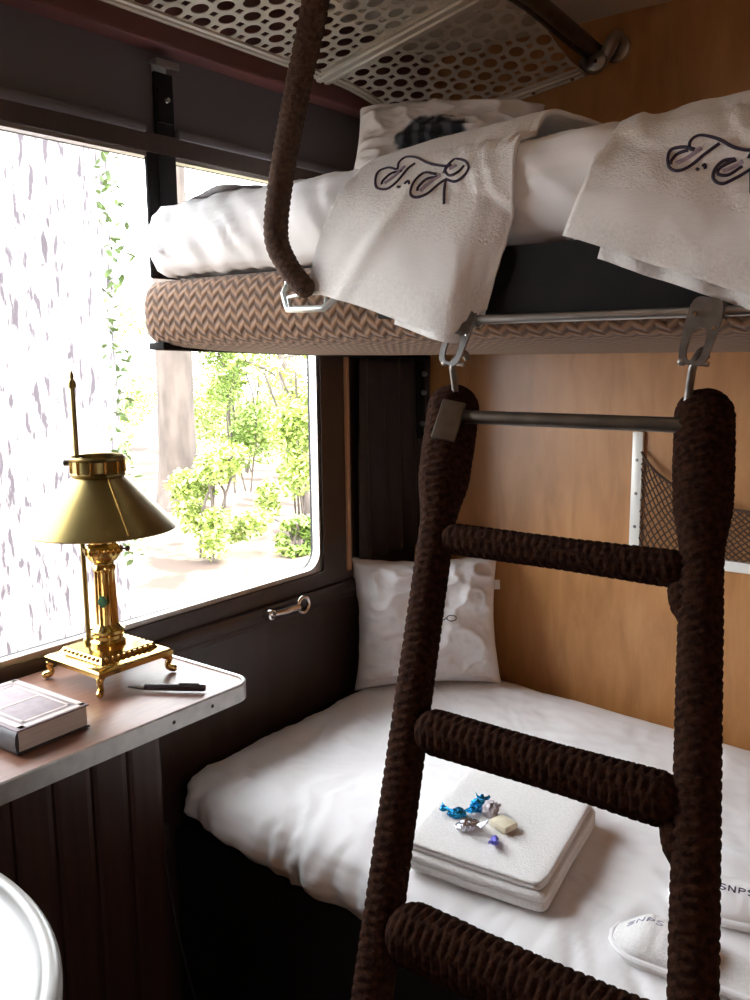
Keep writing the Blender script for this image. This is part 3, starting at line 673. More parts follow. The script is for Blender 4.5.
# ------------------------------------------------------------------ luggage rack
lr = thing('luggage_rack', 'perforated metal luggage rack above the upper berth under the ceiling', 'rack', (.06, -.6, 2.05))
RR = .5235
def holes_plate(u1, v1, place, th=.0018):
    """perforated sheet u in 0..u1 (across), v in 0..v1 (along); big round holes with small ones between"""
    p = .0475; h = p / 2; R, rs, nn = .0168, .0072, 24; bm = bmesh.new(); c45 = cos(pi / 4)
    angs = [2 * pi * i / nn + pi / 4 for i in range(nn)]
    def outer(a):
        c, s_ = cos(a), sin(a); t = h / max(abs(c), abs(s_)); hx, hy = (h if c > 0 else -h), (h if s_ > 0 else -h)
        bb = c * hx + s_ * hy; q = bb * bb - (2 * h * h - rs * rs)
        return min(t, bb - sqrt(q)) if q > 0 else t
    outs = [(outer(a) * cos(a), outer(a) * sin(a)) for a in angs]; ins = [(R * cos(a), R * sin(a)) for a in angs]
    nu = int((u1 + v1) / p) + 4; seen = {}
    def vert(x, y):
        k = (round(x * 2e5), round(y * 2e5))
        if k not in seen: seen[k] = bm.verts.new((x, y, 0))
        return seen[k]
    for i in range(-nu, nu):
        for j in range(-nu, nu):
            cx, cy = i * p, j * p; X = (cx - cy) * c45; Y = (cx + cy) * c45
            if not (-.04 < X < u1 + .04 and -.04 < Y < v1 + .04): continue
            rot = lambda q: ((cx + q[0] - cy - q[1]) * c45, (cx + q[0] + cy + q[1]) * c45)
            o = [vert(*rot(q)) for q in outs]; n_ = [vert(*rot(q)) for q in ins]
            for k in range(nn):
                k2 = (k + 1) % nn
                try: bm.faces.new((o[k], o[k2], n_[k2], n_[k]))
                except ValueError: pass
    bmesh.ops.remove_doubles(bm, verts=bm.verts, dist=3e-5)
    for co, no in (((0, 0, 0), (-1, 0, 0)), ((u1, 0, 0), (1, 0, 0)), ((0, 0, 0), (0, -1, 0)), ((0, v1, 0), (0, 1, 0))):
        bmesh.ops.bisect_plane(bm, geom=bm.verts[:] + bm.edges[:] + bm.faces[:], plane_co=co, plane_no=no, clear_outer=True)
    for v in bm.verts: v.co = place(v.co.x, v.co.y)
    m_ = MB(); m_.bm(bm); return m_
UW = .455
def rack_a(u, v): return V((.062 + u * .978, -.455 - v, 2.058 + .205 * u))
def rack_b(u, v): return V((.062 + u * .978, -.045 - v, 2.018 + .130 * u + (.040 + .075 * u) * sm(0, 1, v / .365) * 1))
def bar(mbb, place, ua, va, ub_, vb, wid, thk, n=12, off=0.):
    # a flat ridged bar running between two points of the rack plane
    a, b = V((ua, va)), V((ub_, vb)); dirn = (b - a).normalized(); nn_ = V((-dirn.y, dirn.x)); P = []
    for i in range(n + 1):
        c = a.lerp(b, i / n); row = []
        for w_, h_ in ((-1, .0), (-1, -1), (-.55, -1.25), (-.45, -.7), (-.1, -.7), (0, -1.35), (.45, -1.35), (.55, -.7), (.9, -.7), (1, -1), (1, 0)):
            q = c + nn_ * (w_ * wid / 2); row.append(place(q.x, q.y) + V((0, 0, h_ * thk + off)))
        P.append(row)
    mbb.grid(P, n + 1, 11)
    mbb.add([P[0][k] for k in range(11)], [tuple(range(11))]); mbb.add([P[n][k] for k in range(11)], [tuple(range(11))])
for place, v1, nm in ((rack_a, .98, 'perforated_sheet'), (rack_b, .365, 'perforated_sheet')):
    m_ = holes_plate(UW, v1, place); s_ = m_.build(nm, M['rack'], lr, smooth=False, recalc=True)
    so = s_.modifiers.new('thick', 'SOLIDIFY'); so.thickness = .002; so.offset = 1
mb = MB(); bar(mb, rack_a, -.005, -.012, UW + .005, -.014, .056, .007); mb.build('cross_bar', M['rack'], lr, angle=25)
mb = MB(); bar(mb, rack_b, 0, .012, UW, .012, .045, .007); eb = mb.build('end_bar', M['rack'], lr, angle=25)
for u in (.43, .33):
    p = rack_b(u, .012) + V((0, 0, -.012)); mb = MB(); mb.lathe([(0, -.002), (.004, -.001), (.0045, .003)], p, 12); mb.build('screw', M['dark_metal'], eb)
mb = MB(); bar(mb, rack_a, .012, 0, .012, .98, .022, .005, 12); bar(mb, rack_b, .012, 0, .012, .365, .022, .005); mb.build('back_bar', M['rack'], lr, angle=25)
mb = MB(); mb.tube([(RR + .006, -.012, 2.118), (RR + .010, -.34, 2.140), (RR + .010, -.9, 2.150), (RR + .010, -1.5, 2.150)], .017, 20); mb.tube([(RR - .014, -.03, 2.108), (RR - .010, -.34, 2.130), (RR - .010, -1.5, 2.138)], .006, 10); mb.build('front_rail', M['dark_metal'], lr)
mb = MB()
mb.lathe([(0, .008), (.022, .008), (.030, .004), (.031, 0)], (.565, 0, 2.127), 24, mtx=Matrix.Rotation(pi / 2, 4, 'X'))
mb.tube(catmull([(.572, -.008, 2.155), (.568, -.030, 2.140), (.556, -.040, 2.110), (.535, -.040, 2.086), (.512, -.040, 2.088), (.498, -.040, 2.104)], 24), [.010 + .006 * sin(pi * i / 23) for i in range(24)], 12)
mb.lathe([(0, .012), (.012, .011), (.021, .006), (.023, -.002), (.020, -.006), (0, -.006)], (.541, -.052, 2.092), 22, mtx=Matrix.Rotation(pi / 2, 4, 'X'))
br = mb.build('wall_bracket', M['steel'], lr)
mb = MB(); mb.lathe([(0, .004), (.003, .0035), (.0045, 0)], (.541, -.064, 2.090), 12, mtx=Matrix.Rotation(pi / 2, 4, 'X')); mb.build('screw', M['dark_metal'], br)

# ------------------------------------------------------------------ berth support strap on the window wall
ss = thing('berth_support_strap', 'dark strap hanging from a metal clip across the window top', 'strap', (.02, -.88, 1.60))
mb = MB(); mb.box((.001, -.900, 1.60), (.009, -.870, 1.872), bev=.002); mb.box((.003, -.874, 1.60), (.012, -.830, 1.985), bev=.002); mb.box((.009, -.872, 1.892), (.018, -.834, 1.955), bev=.003)
mb.build('strap_band', M['leather'], ss)
mb = MB(); mb.box((.0, -.883, 1.998), (.030, -.828, 2.004), bev=.002); mb.box((.026, -.883, 1.990), (.031, -.828, 2.004), bev=.002); mb.box((.0, -.873, 1.965), (.004, -.838, 2.0), bev=.0015); mb.build('wall_clip', M['steel'], ss)
mb = MB(); mb.lathe([(0, .006), (.004, .005), (.006, 0)], (.018, -.851, 1.935), 14, mtx=Matrix.Rotation(pi / 2, 4, 'Y')); mb.build('rivet', M['chrome'], ss)

# ------------------------------------------------------------------ luggage net on the partition
ln = thing('luggage_net', 'brown cord luggage net in an ivory frame on the wood partition', 'net', (.92, -.01, .98))
x0, x1, z0, z1 = .650, 1.20, .985, 1.262
mb = MB(); mb.box((x0 - .013, -.012, z0 - .03), (x0 + .013, -.001, z1), bev=.002); mb.box((x0 - .013, -.018, z0 - .028), (x1 + .013, -.001, z0 - .004), bev=.002); mb.box((x1 - .013, -.012, z0 - .03), (x1 + .013, -.001, z1), bev=.002)
fr = mb.build('frame', M['net_frame'], ln)
for z in (1.195, 1.115, 1.035): m2 = MB(); m2.lathe([(0, .0025), (.003, .002), (.004, 0)], (x0, -.012, z), 10, mtx=Matrix.Rotation(pi / 2, 4, 'X')); m2.build('screw', M['grey_metal'], fr)
def net_top(x):
    t = (x - x0) / (x1 - x0); return z0 + (z1 - z0 - .012) * (1 - .56 * min(1, sin(pi * t) ** .55))
mb = MB(); NN = 32; nz = 13
def netp(a, b):
    x = x0 + .012 + (x1 - x0 - .024) * a; zt = net_top(x); z = z0 + (zt - z0) * b
    return V((x + .006 * noise.noise(V((a * 6, b * 4, 1))), -.014 - .030 * sin(pi * a) ** .6 * (.35 + .65 * b), z))
for k in range(-nz, NN + nz):
    for sgn in (1, -1):
        pts = []
        for i in range(nz * 2 + 1):
            b = i / (nz * 2); a = (k + sgn * b * nz * .62) / NN
            if 0 <= a <= 1: pts.append(netp(a, b))
        if len(pts) > 2: mb.tube(pts, .0018, 5)
mb.build('mesh_cords', M['net'], ln)
mb = MB(); mb.tube([netp(i / 40, 1.0) for i in range(41)], .0032, 8); mb.build('top_cord', M['net'], ln)

# ------------------------------------------------------------------ window catch
wc = thing('window_catch', 'chrome lever handle on the dark panel below the window', 'handle', (.026, -.57, .86))
yz = lambda y, z, x=.0: (x, y, z)
ax_ = Matrix.Rotation(pi / 2, 4, 'Y')
mb = MB(); mb.lathe([(0, .0), (.014, 0), (.015, .006), (.012, .018), (.008, .020), (.0075, .012), (0, .012)], (.026, -.632, .862), 24, mtx=ax_); mb.build('pivot', M['chrome'], wc)
mb = MB(); mb.tube([(.040, -.622, .862), (.042, -.59, .8605), (.042, -.542, .859)], [.0065, .0098, .0090], 12)
mb.tube([(.042, -.525 + .019 * cos(a), .861 + .019 * sin(a)) for a in [2 * pi * i / 28 for i in range(28)]], .0048, 10, closed=True); mb.build('lever', M['chrome'], wc)

# ------------------------------------------------------------------ table
TZ = .898
tb = thing('fold_down_table', 'brown wood wall table with metal edge band below the window', 'table', (.0, -1.4, TZ - .035))
def tab_outline(inset, r=.045):
    xa, xb, ya, yb = .030, .378 - inset, -2.0, -1.018 - inset; rr = max(.004, r - inset); o = [(xa, ya), (xb, ya)]
    for i in range(11):
        a = pi / 2 * i / 10; o.append((xb - rr + rr * cos(a), yb - rr + rr * sin(a)))
    for i in range(6):
        a = pi / 2 + pi / 2 * i / 5; o.append((xa + .02 + .02 * cos(a), yb - .02 + .02 * sin(a)))
    return o
mb = MB(); mb.prism(tab_outline(.006), .024, Matrix.Translation((0, 0, TZ - .0245)), bev=.0015); mb.build('top', M['table_wood'], tb, angle=30)
mb = MB(); oo, ii = tab_outline(0), tab_outline(.0058)
rows = []
for prof_ in ((oo, TZ - .027), (oo, TZ + .001), (None, TZ + .0028), (ii, TZ + .001), (ii, TZ - .027)):
    pts, z = prof_
    if pts is None: pts = [((a[0] + b[0]) / 2, (a[1] + b[1]) / 2) for a, b in zip(oo, ii)]
    rows.append([(x, y, z) for x, y in pts[1:]])
k_ = len(rows[0]); mb.grid(rows, 5, k_); mb.build('edge_band', M['steel'], tb, angle=25)
for y in (-1.12, -1.20): m2 = MB(); m2.lathe([(0, .001), (.0028, .0008), (.0036, -.0005)], (.378, y, TZ - .013), 12, mtx=ax_); m2.build('screw', M['rubber'], tb)
mb = MB(); mb.tube(catmull([(.04, -1.035, .70), (.09, -1.03, .78), (.20, -1.04, .852), (.26, -1.045, .862)], 16), .008, 10); mb.box((.028, -1.048, .66), (.036, -1.022, .74), bev=.002); mb.box((.18, -1.055, .858), (.30, -1.03, .8675), bev=.002)
mb.build('support_bracket', M['grey_metal'], tb)
# slatted cover below
mb = MB(); poly = []
y = -2.2; ys = []
n = 15; pw = .0755
poly = [(-1.052, .0)]
pts = [(.012, -1.052), (.150, -1.052)]
for i in range(n):
    ya = -1.052 - i * pw; pts += [(.150, ya - .002), (.152, ya - .012), (.152, ya - pw + .012), (.150, ya - pw + .004), (.1445, ya - pw + .002), (.1445, ya - pw)]
pts += [(.012, -1.052 - n * pw)]
mb.prism(pts, .826, Matrix.Translation((0, 0, .0)))
tag(mb.build('slatted_cover', M['slat_wood'], smooth=False), 'dark brown vertical slatted wood cover below the wall table', 'panel')

# ------------------------------------------------------------------ lamp
LC = V((.150, -1.150, TZ))
lm = thing('table_lamp', 'brass table lamp with a cone shade on the wall table', 'lamp', LC)
hb = .0775
def sq(r, z, bend=0): return [(r * sx + 0, r * sy, z) for sx, sy in ((-1, -1), (1, -1), (1, 1), (-1, 1))]
mb = MB(); prof_ = [(hb - .004, .030), (hb, .032), (hb, .040), (hb - .006, .044), (hb - .018, .047), (hb - .024, .056), (hb - .036, .058), (.030, .060)]
rows = [[LC + V(p) for p in sq(r, z)] for r, z in prof_]; vs = [p for r_ in rows for p in r_]; fs = []
for i in range(len(rows) - 1):
    for j in range(4): fs.append((i * 4 + j, i * 4 + (j + 1) % 4, (i + 1) * 4 + (j + 1) % 4, (i + 1) * 4 + j))
fs += [(3, 2, 1, 0), tuple((len(rows) - 1) * 4 + j for j in range(4))]
mb.add(vs, fs)
# raised relief beads round the step of the base
for sd in range(4):
    for k in range(9):
        t = -1 + 2 * (k + .5) / 9; q = Matrix.Rotation(sd * pi / 2, 4, 'Z') @ V((t * .052, -(hb - .022), .0515)); mb.lathe([(0, .004), (.003, .003), (.0042, 0), (.003, -.003), (0, -.004)], LC + q, 8)
mb.build('base', M['brass'], lm, angle=35)
for sx in (-1, 1):
    for sy in (-1, 1):
        d = V((sx, sy, 0)).normalized(); c = LC + V((sx * (hb - .012), sy * (hb - .012), 0)); mb = MB()
        mb.tube(catmull([c + V((0, 0, .034)), c + d * .010 + V((0, 0, .026)), c + d * .006 + V((0, 0, .014)), c + d * .012 + V((0, 0, .0075)), c + d * .022 + V((0, 0, .0065))], 16), [.008, .0085, .008, .007, .006, .0055, .0052, .0052, .0055, .006, .0064, .0066, .0066, .0065, .006, .004], 12)
        mb.build('foot', M['brass'], lm)
mb = MB()
# fluted column
P = []; nf = 64
for r, z, fl in ((.030, .060, 0), (.031, .066, 0), (.026, .070, 0), (.026, .076, 0), (.029, .080, 0), (.029, .085, 0), (.0225, .090, 0), (.0195, .095, 1), (.0188, .13, 1), (.018, .165, 1), (.0175, .188, 1), (.0195, .192, 0), (.0195, .197, 0), (.017, .201, 0)):
    P.append([LC + V(((r - fl * .0028 * (.5 + .5 * cos(12 * 2 * pi * j / nf))) * cos(2 * pi * j / nf), (r - fl * .0028 * (.5 + .5 * cos(12 * 2 * pi * j / nf))) * sin(2 * pi * j / nf), z)) for j in range(nf)])
P = [[row[j] for row in P] for j in range(nf)]
mb.grid(P, nf, len(P[0]), closed_u=True); mb.build('column', M['brass'], lm, angle=35)
mb = MB(); mb.lathe([(.0155, .199), (.0165, .203), (.024, .209), (.0285, .217), (.030, .225), (.028, .233), (.023, .238), (.0235, .242), (.026, .245), (.026, .250), (.020, .253), (.0165, .263), (.0165, .30), (0, .301)], LC, 36)
for k in range(14):
    a = 2 * pi * k / 14; q = LC + V((.0295 * cos(a), .0295 * sin(a), .225)); mb.lathe([(0, .007), (.003, .005), (.004, 0), (.003, -.005), (0, -.007)], q, 8)
bur = mb.build('burner', M['brass'], lm, angle=35)
kd = V((.795, .607, 0)); p = LC + V((0, 0, .227))
mb = MB(); mb.tube([p + kd * .028, p + kd * .040], .0018, 8); mb.tube([p + kd * .039, p + kd * .040, p + kd * .045, p + kd * .046], [.002, .005, .005, .003], 14); mb.build('switch_knob', M['dark_metal'], bur)
# rod beside the column that carries the shade
rd = LC - kd * .0345
mb = MB(); mb.tube([rd + V((0, 0, .058)), rd + V((0, 0, .505))], .0042, 14); mb.lathe([(.0042, .060), (.009, .060), (.009, .066), (.0055, .070), (.0042, .070)], rd, 16)
mb.lathe([(.0042, .500), (.0062, .503), (.0068, .509), (.0055, .513), (.003, .516), (.0036, .521), (.0022, .527), (0, .531)], rd, 14); mb.build('rod', M['brass_shade'], lm)
zc = .405
SC = LC + V((0, 0, 0))
mb = MB(); mb.lathe([(.126, .262), (.1275, .264), (.125, .267), (.0465, .351), (.044, .353), (.0455, .356), (.0465, .359), (.044, .361), (.0435, .380), (.0465, .382), (.0475, .385), (.0455, .388), (.0425, .387), (.0425, .355), (.045, .350), (.1225, .268), (.126, .262)], SC, 72)
sh = mb.build('shade', M['brass_shade'], lm, angle=35)
mb = MB()
for k in range(12):
    a = 2 * pi * (k + .3) / 12; q = SC + V((.0445 * cos(a), .0445 * sin(a), .3705)); mb.tube([q + V((0, 0, -.010)), q + V((0, 0, .010))], .0024, 8)
mb.build('collar_posts', M['brass'], sh)
mb = MB(); a_, b_ = math.atan2(-.35, .94), 0
q0, q1 = SC + V((.0468 * cos(-.28), .0468 * sin(-.28), .3515)), SC + V((.1255 * cos(-.28), .1255 * sin(-.28), .2685)); mb.tube([q0, q1], .0016, 8); mb.build('seam_glint', M['brass'], sh)  # bright brass strip stands in for the reflection band down the shade
mb = MB(); q = rd + V((0, 0, .376)); mb.tube([q - kd * .014, q + kd * .004], [.004, .0045], 10); mb.lathe([(.0042, -.008), (.0085, -.008), (.0085, .008), (.0042, .008)], q, 14); mb.tube([q - kd * .022, q - kd * .013], .0055, 12); mb.build('rod_clamp', M['dark_metal'], lm)
# green oval badge on the column, toward the seat
bd = V((.62, -.78, 0)).normalized(); q = LC + bd * .0185 + V((0, 0, .138)); mb = MB()
bm_ = frame_mtx(q, V((0, 0, 1)).cross(bd), (0, 0, 1)); mb.prism([(.0075 * cos(2 * pi * i / 24), .010 * sin(2 * pi * i / 24)) for i in range(24)], .003, bm_, bev=.0006); tag(mb.build('badge', M['green_enamel'], lm), 'small green oval badge')

# ------------------------------------------------------------------ book, pen, cable
bk = thing('book', 'rose-grey hardcover book lying on the wall table by the lamp', 'book', (.222, -1.37, TZ))
BX0, BX1, BY0, BY1, BT = .128, .316, -1.432, -1.310, .036
bmx = Matrix.Translation((.222, -1.37, TZ + .0015)) @ Matrix.Rotation(RAD(2), 4, 'Z') @ Matrix.Translation((-.222, 1.37, 0))
mb = MB(); mb.box((BX0 + .003, BY0 + .004, .0032), (BX1 - .003, BY1 - .003, BT - .0032), mtx=bmx); mb.build('pages', M['paper'], bk, smooth=False)
mb = MB(); mb.box((BX0, BY0 + .002, BT - .0030), (BX1, BY1, BT), mtx=bmx, bev=.0006); cv = mb.build('front_cover', M['cover'], bk)
mb = MB(); mb.box((BX0, BY0 + .002, 0), (BX1, BY1, .003), mtx=bmx, bev=.0006); mb.build('back_cover', M['spine'], bk)
mb = MB(); mb.prism([(BY0 + .003, 0.0003), (BY0 - .001, .006), (BY0 - .0025, BT / 2), (BY0 - .001, BT - .006), (BY0 + .003, BT - .0003), (BY0 + .0038, BT / 2)], BX1 - BX0, bmx @ Matrix.Translation((BX0, 0, 0)) @ YZX); mb.build('spine', M['spine'], bk, angle=60)
mb = MB(); zt = BT
def frame_lines(ix, iy, w):
    a, b, c, d = BX0 + ix, BX1 - ix, BY0 + iy + .006, BY1 - iy
    for A, B in (((a, c), (b, c + w)), ((a, d - w), (b, d)), ((a, c), (a + w, d)), ((b - w, c), (b, d))): mb.box((A[0], A[1], zt), (B[0], B[1], zt + .0005), mtx=bmx)
frame_lines(.003, .003, .009); frame_lines(.020, .018, .004)
mb.box(((BX0 + BX1) / 2 - .002, BY0 + .027, zt), ((BX0 + BX1) / 2 + .002, BY1 - .022, zt + .0005), mtx=bmx)
tag(mb.build('cover_border', M['cover_line'], cv, smooth=False), 'pale border lines on the cover')

pn = thing('pen', 'black pen lying on the wall table in front of the lamp', 'pen', (.292, -1.144, TZ))
pa, pb = V((.238, -1.180, TZ + .0075)), V((.348, -1.107, TZ + .0075)); f = lambda t: pa.lerp(pb, t)
mb = MB(); mb.tube([f(.22), f(.24), f(.6), f(.62), f(.98), f(1.0)], [.005, .0056, .006, .0062, .0060, .0045], 16); mb.build('barrel', M['pen'], pn)
mb = MB(); mb.tube([f(0), f(.03), f(.14), f(.22)], [.0008, .0015, .0036, .0050], 14); mb.build('tip', M['grey_metal'], pn)
mb = MB(); mb.tube([f(.92) + V((0, 0, .007)), f(.66) + V((0, 0, .0072))], .0012, 8); mb.tube([f(.92) + V((0, 0, .004)), f(.92) + V((0, 0, .007))], .0012, 8); mb.build('clip', M['grey_metal'], pn)

cb = thing('lamp_cable', 'thin dark cable with inline switch hanging between slatted cover and berth', 'cable', (.10, -1.0, .3))
mb = MB(); mb.tube(catmull([(.075, -1.010, .872), (.085, -1.004, .80), (.075, -1.000, .70), (.085, -1.003, .60), (.080, -1.000, .53), (.082, -.998, .44), (.10, -1.0, .34), (.13, -.998, .22), (.16, -.99, .08), (.19, -1.03, .006)], 70), .0032, 8); mb.build('cord', M['rubber'], cb)
mb = MB(); mb.box((.070, -1.028, .475), (.096, -.994, .535), bev=.004); mb.build('inline_switch', M['grey_metal'], cb)

# ------------------------------------------------------------------ washbasin
wb = thing('washbasin', 'cream white oval washbasin beside the slatted cover', 'basin', (.50, -1.815, .86))
mb = MB(); P = []; nn = 96
A0, B0 = .325, .255
for s_, z in ((.90, .72), (.985, .80), (1.0, .845), (1.0, .852), (.985, .858), (.955, .859), (.93, .856), (.915, .850), (.89, .849), (.80, .846), (.76, .838), (.72, .815), (.66, .77), (.56, .735), (.35, .72), (.10, .716), (.0, .716)):
    P.append([(.50 + A0 * s_ * cos(2 * pi * j / nn), -1.815 + B0 * s_ * sin(2 * pi * j / nn), z) for j in range(nn)])
P = [[row[j] for row in P] for j in range(nn)]; mb.grid(P, nn, len(P[0]), closed_u=True)
mb.build('bowl', M['porcelain'], wb, angle=60)
mb = MB(); mb.lathe([(.022, 0), (.022, .004), (.012, .003), (0, .001)], (.50, -1.815, .7165), 24); mb.build('drain', M['chrome'], wb)
wcab = MB(); wcab.prism([(.29 * cos(2 * pi * j / 40) + .50, .22 * sin(2 * pi * j / 40) - 1.815) for j in range(40)], .71, Matrix.Translation((0, 0, .0)))
wcab.build('pedestal', M['slat_wood'], wb)

# ------------------------------------------------------------------ folded towel and sweets on the lower berth
ft = thing('folded_towel', 'white towel folded flat in a square under the sweets', 'towel', (.722, -.76, .60))
def slab(w, d, z0, t, rot, c, seed, fold=True):
    prof_ = []
    mb = MB(); nu, nv = 40, 48; P = []
    n2 = 26
    for side in range(1):
        pass
    ring = []
    for i in range(n2):
        a = 2 * pi * i / n2; cx, sx = cos(a), sin(a); e = .28
        ring.append(((abs(cx) ** e) * (1 if cx > 0 else -1), (abs(sx) ** e) * (1 if sx > 0 else -1)))
    lay = [(.95, 0), (.99, .06), (1.0, .2), (.998, .36), (.985, .47), (.978, .5), (.985, .53), (.998, .64), (1.0, .8), (.992, .93), (.97, 1.0), (.85, 1.03), (.6, 1.03), (.3, 1.03), (.02, 1.03)]
    vs = []; fs = []; n = 120; R_ = Matrix.Rotation(rot, 4, 'Z')
    for s_, q in lay:
        for i in range(n):
            a = 2 * pi * i / n; cx, sx = cos(a), sin(a); e = .11
            x = (abs(cx) ** e) * (1 if cx > 0 else -1) * w / 2 * s_; y = (abs(sx) ** e) * (1 if sx > 0 else -1) * d / 2 * s_
            k = .004 * noise.noise(V((x * 14, y * 14, seed))); p = R_ @ V((x + k, y + k, 0))
            px, py = c[0] + p.x, c[1] + p.y; zb = max(z0(px, py), .02)
            vs.append((px, py, zb + t * q + .003 * noise.noise(V((px * 11, py * 11, seed))) * min(q, 1)))
    for i in range(len(lay) - 1):
        for j in range(n): fs.append((i * n + j, i * n + (j + 1) % n, (i + 1) * n + (j + 1) % n, (i + 1) * n + j))
    fs.append(tuple(range(n))[::-1]); fs.append(tuple((len(lay) - 1) * n + j for j in range(n)))
    mb.add(vs, fs); return mb
def bed_z(x, y): return LZT(x, y) + .002
tc_ = (.722, -.762); rt = RAD(9)
slab(.250, .320, lambda x, y: bed_z(x, -.76) + .006, .030, rt, tc_, 1).build('lower_fold', M['terry'], ft, angle=180)
slab(.240, .312, lambda x, y: bed_z(x, -.76) + .038, .015, rt, (tc_[0] - .002, tc_[1] + .004), 2).build('upper_fold', M['terry'], ft, angle=180)
FZ = bed_z(.72, -.76) + .038 + .016
def crumple(name, c, size, m, seed, label, cat='sweet', twists=None, n=20):
    mb = MB(); vs = []; fs = []
    for i in range(n + 1):
        th = pi * i / n
        for j in range(n * 2):
            ph = pi * j / n; d = V((sin(th) * cos(ph), sin(th) * sin(ph), cos(th))); r = 1 + .30 * noise.noise(d * 2.1 + V((seed, 0, 0))) + .22 * (1 - abs(noise.noise(d * 4.5 + V((seed, 3, 0))))) - .11
            vs.append(V((d.x * size[0] * r, d.y * size[1] * r, max(-.9 * size[2], d.z * size[2] * r))))
    for i in range(n):
        for j in range(n * 2): fs.append((i * 2 * n + j, i * 2 * n + (j + 1) % (2 * n), (i + 1) * 2 * n + (j + 1) % (2 * n), (i + 1) * 2 * n + j))
    R_ = Matrix.Rotation(seed, 4, 'Z'); c = V(c) + V((0, 0, .9 * size[2]))
    mb.add([R_ @ v + c for v in vs], fs)
    b = mb.build(name, m, angle=28, weld=1e-6, origin=tuple(c))
    for k, (dx, dy, ln_) in enumerate(twists or ()):
        t = MB(); d = V((dx, dy, .25)).normalized(); s_ = V((-dy, dx, 0)).normalized(); P = []
        for i in range(8):
            row = []
            for j in range(9):
                q = (j / 8 - .5) * 2; wdt = .003 + ln_ * .55 * (i / 7) ** 1.2
                row.append(c + d * (size[0] * .8 + ln_ * i / 7) + s_ * q * wdt + V((0, 0, .004 * sin(q * 7 + i) * (i / 7))))
            P.append(row)
        t.grid(P, 8, 9); tw = t.build('twisted_end', m, b, angle=30); so = tw.modifiers.new('thick', 'SOLIDIFY'); so.thickness = .0008
    return tag(b, label, cat, 'sweets on the folded towel' if name == 'wrapped_sweet' else None)
crumple('wrapped_sweet', (.655, -.812, FZ), (.015, .011, .009), M['blue_foil'], .7, 'blue foil sweet nearest the folded towel left edge', twists=((-.9, -.3, .018), (.7, .6, .016)))
crumple('wrapped_sweet', (.675, -.772, FZ), (.010, .014, .012), M['blue_foil'], 2.1, 'blue foil sweet with upright twist between silver foil and grey wrapper', twists=((-.2, .9, .020), (.3, -.9, .014)))
crumple('silver_foil_wrapper', (.690, -.833, FZ), (.021, .014, .008), M['silver_foil'], 1.2, 'crumpled silver foil wrapper in front of the blue sweets', 'wrapper', twists=((.8, .1, .018), (.5, -.6, .012)))
crumple('wrapped_sweet', (.700, -.775, FZ), (.013, .017, .014), M['grey_foil'], 4.0, 'grey-mauve wrapped sweet beside the beige one', twists=((.2, .95, .010),))
wr_ = MB(); wr_.box((-.020, -.016, 0), (.020, .016, .013), mtx=Matrix.Translation((.737, -.793, FZ)) @ Matrix.Rotation(RAD(-14), 4, 'Z'), bev=.004)
tag(wr_.build('wrapped_square', M['beige_wrap'], origin=(.737, -.793, FZ)), 'beige wrapped square sweet at the right of the pile', 'sweet')
crumple('wrapper_scrap', (.748, -.842, FZ), (.012, .006, .004), M['violet_wrap'], 5.2, 'small violet-blue wrapper scrap in front of the beige square', 'wrapper', twists=((.4, -.8, .012),))

# ------------------------------------------------------------------ slippers
def slipper(loc, ang, label, text, band_m, tx, ty, tm, tr):
    t = thing('slipper', label, 'slipper', loc, 'white slippers on the lower berth'); Rz = Matrix.Translation(loc) @ Matrix.Rotation(ang, 4, 'Z')
    def half(s):     # outline half width along s 0 (toe) .. .26 (heel)
        q = s / .26; e = max(0., 1 - (1 - q / .22) ** 2) if q < .22 else (max(0., 1 - ((q - .84) / .16) ** 2) if q > .84 else 1.); return .050 * e ** .5 * (1 - .16 * sm(.35, .65, q) + .05 * sm(.65, .95, q))
    ns, nw = 50, 24
    def surf(z, k=1.0, dome=0., s0=0., s1=.26):
        P = []
        for i in range(ns + 1):
            s = s0 + (s1 - s0) * i / ns; row = []
            for j in range(nw + 1):
                q = -1 + 2 * j / nw; row.append((s, q * half(s) * k, z + dome * sm(-.004, .055, s) * (max(0, 1 - q * q)) ** .6 + .0012 * noise.noise(V((s * 90, q * 5, loc[1])))))
            P.append(row)
        return P
    m_ = MB(); A, B = surf(0, .97), surf(.013, 1.0)
    m_.grid([[Rz @ V(p) for p in r_] for r_ in A], ns + 1, nw + 1); m_.grid([[Rz @ V(p) for p in r_] for r_ in B], ns + 1, nw + 1)
    ed = [[A[i][0], B[i][0]] for i in range(ns + 1)] + [[A[i][nw], B[i][nw]] for i in range(ns, -1, -1)]
    m_.grid([[Rz @ V(p) for p in r_] for r_ in ed], len(ed), 2, closed_u=True)
    m_.build('sole', M['terry'], t, angle=60, weld=1e-5)
    m_ = MB(); loop = [(i * .26 / 60, -half(i * .26 / 60)) for i in range(61)] + [(i * .26 / 60, half(i * .26 / 60)) for i in range(59, 0, -1)]
    m_.tube([Rz @ V((x, y, .011)) for x, y in loop], .0048, 8, closed=True); m_.build('piping', M['duvet'], t)
    m_ = MB(); U = surf(.014, 1.0, .034, .004, .125)
    m_.grid([[Rz @ V(p) for p in r_] for r_ in U], ns + 1, nw + 1); vmp = m_.build('vamp', band_m, t, angle=180)
    so = vmp.modifiers.new('thick', 'SOLIDIFY'); so.thickness = .005
    bvh = bvh_of(vmp); strokes = []
    for ch, ox in text: 
        for st in ch: strokes.append([Rz @ V((tx + ox + x * .009, ty + y * .011, .08)) for x, y in st])
    m_ = thread(bvh, strokes, (0, 0, -1), tr); 
    if m_.v: m_.build('embroidery', tm, t)
    return t
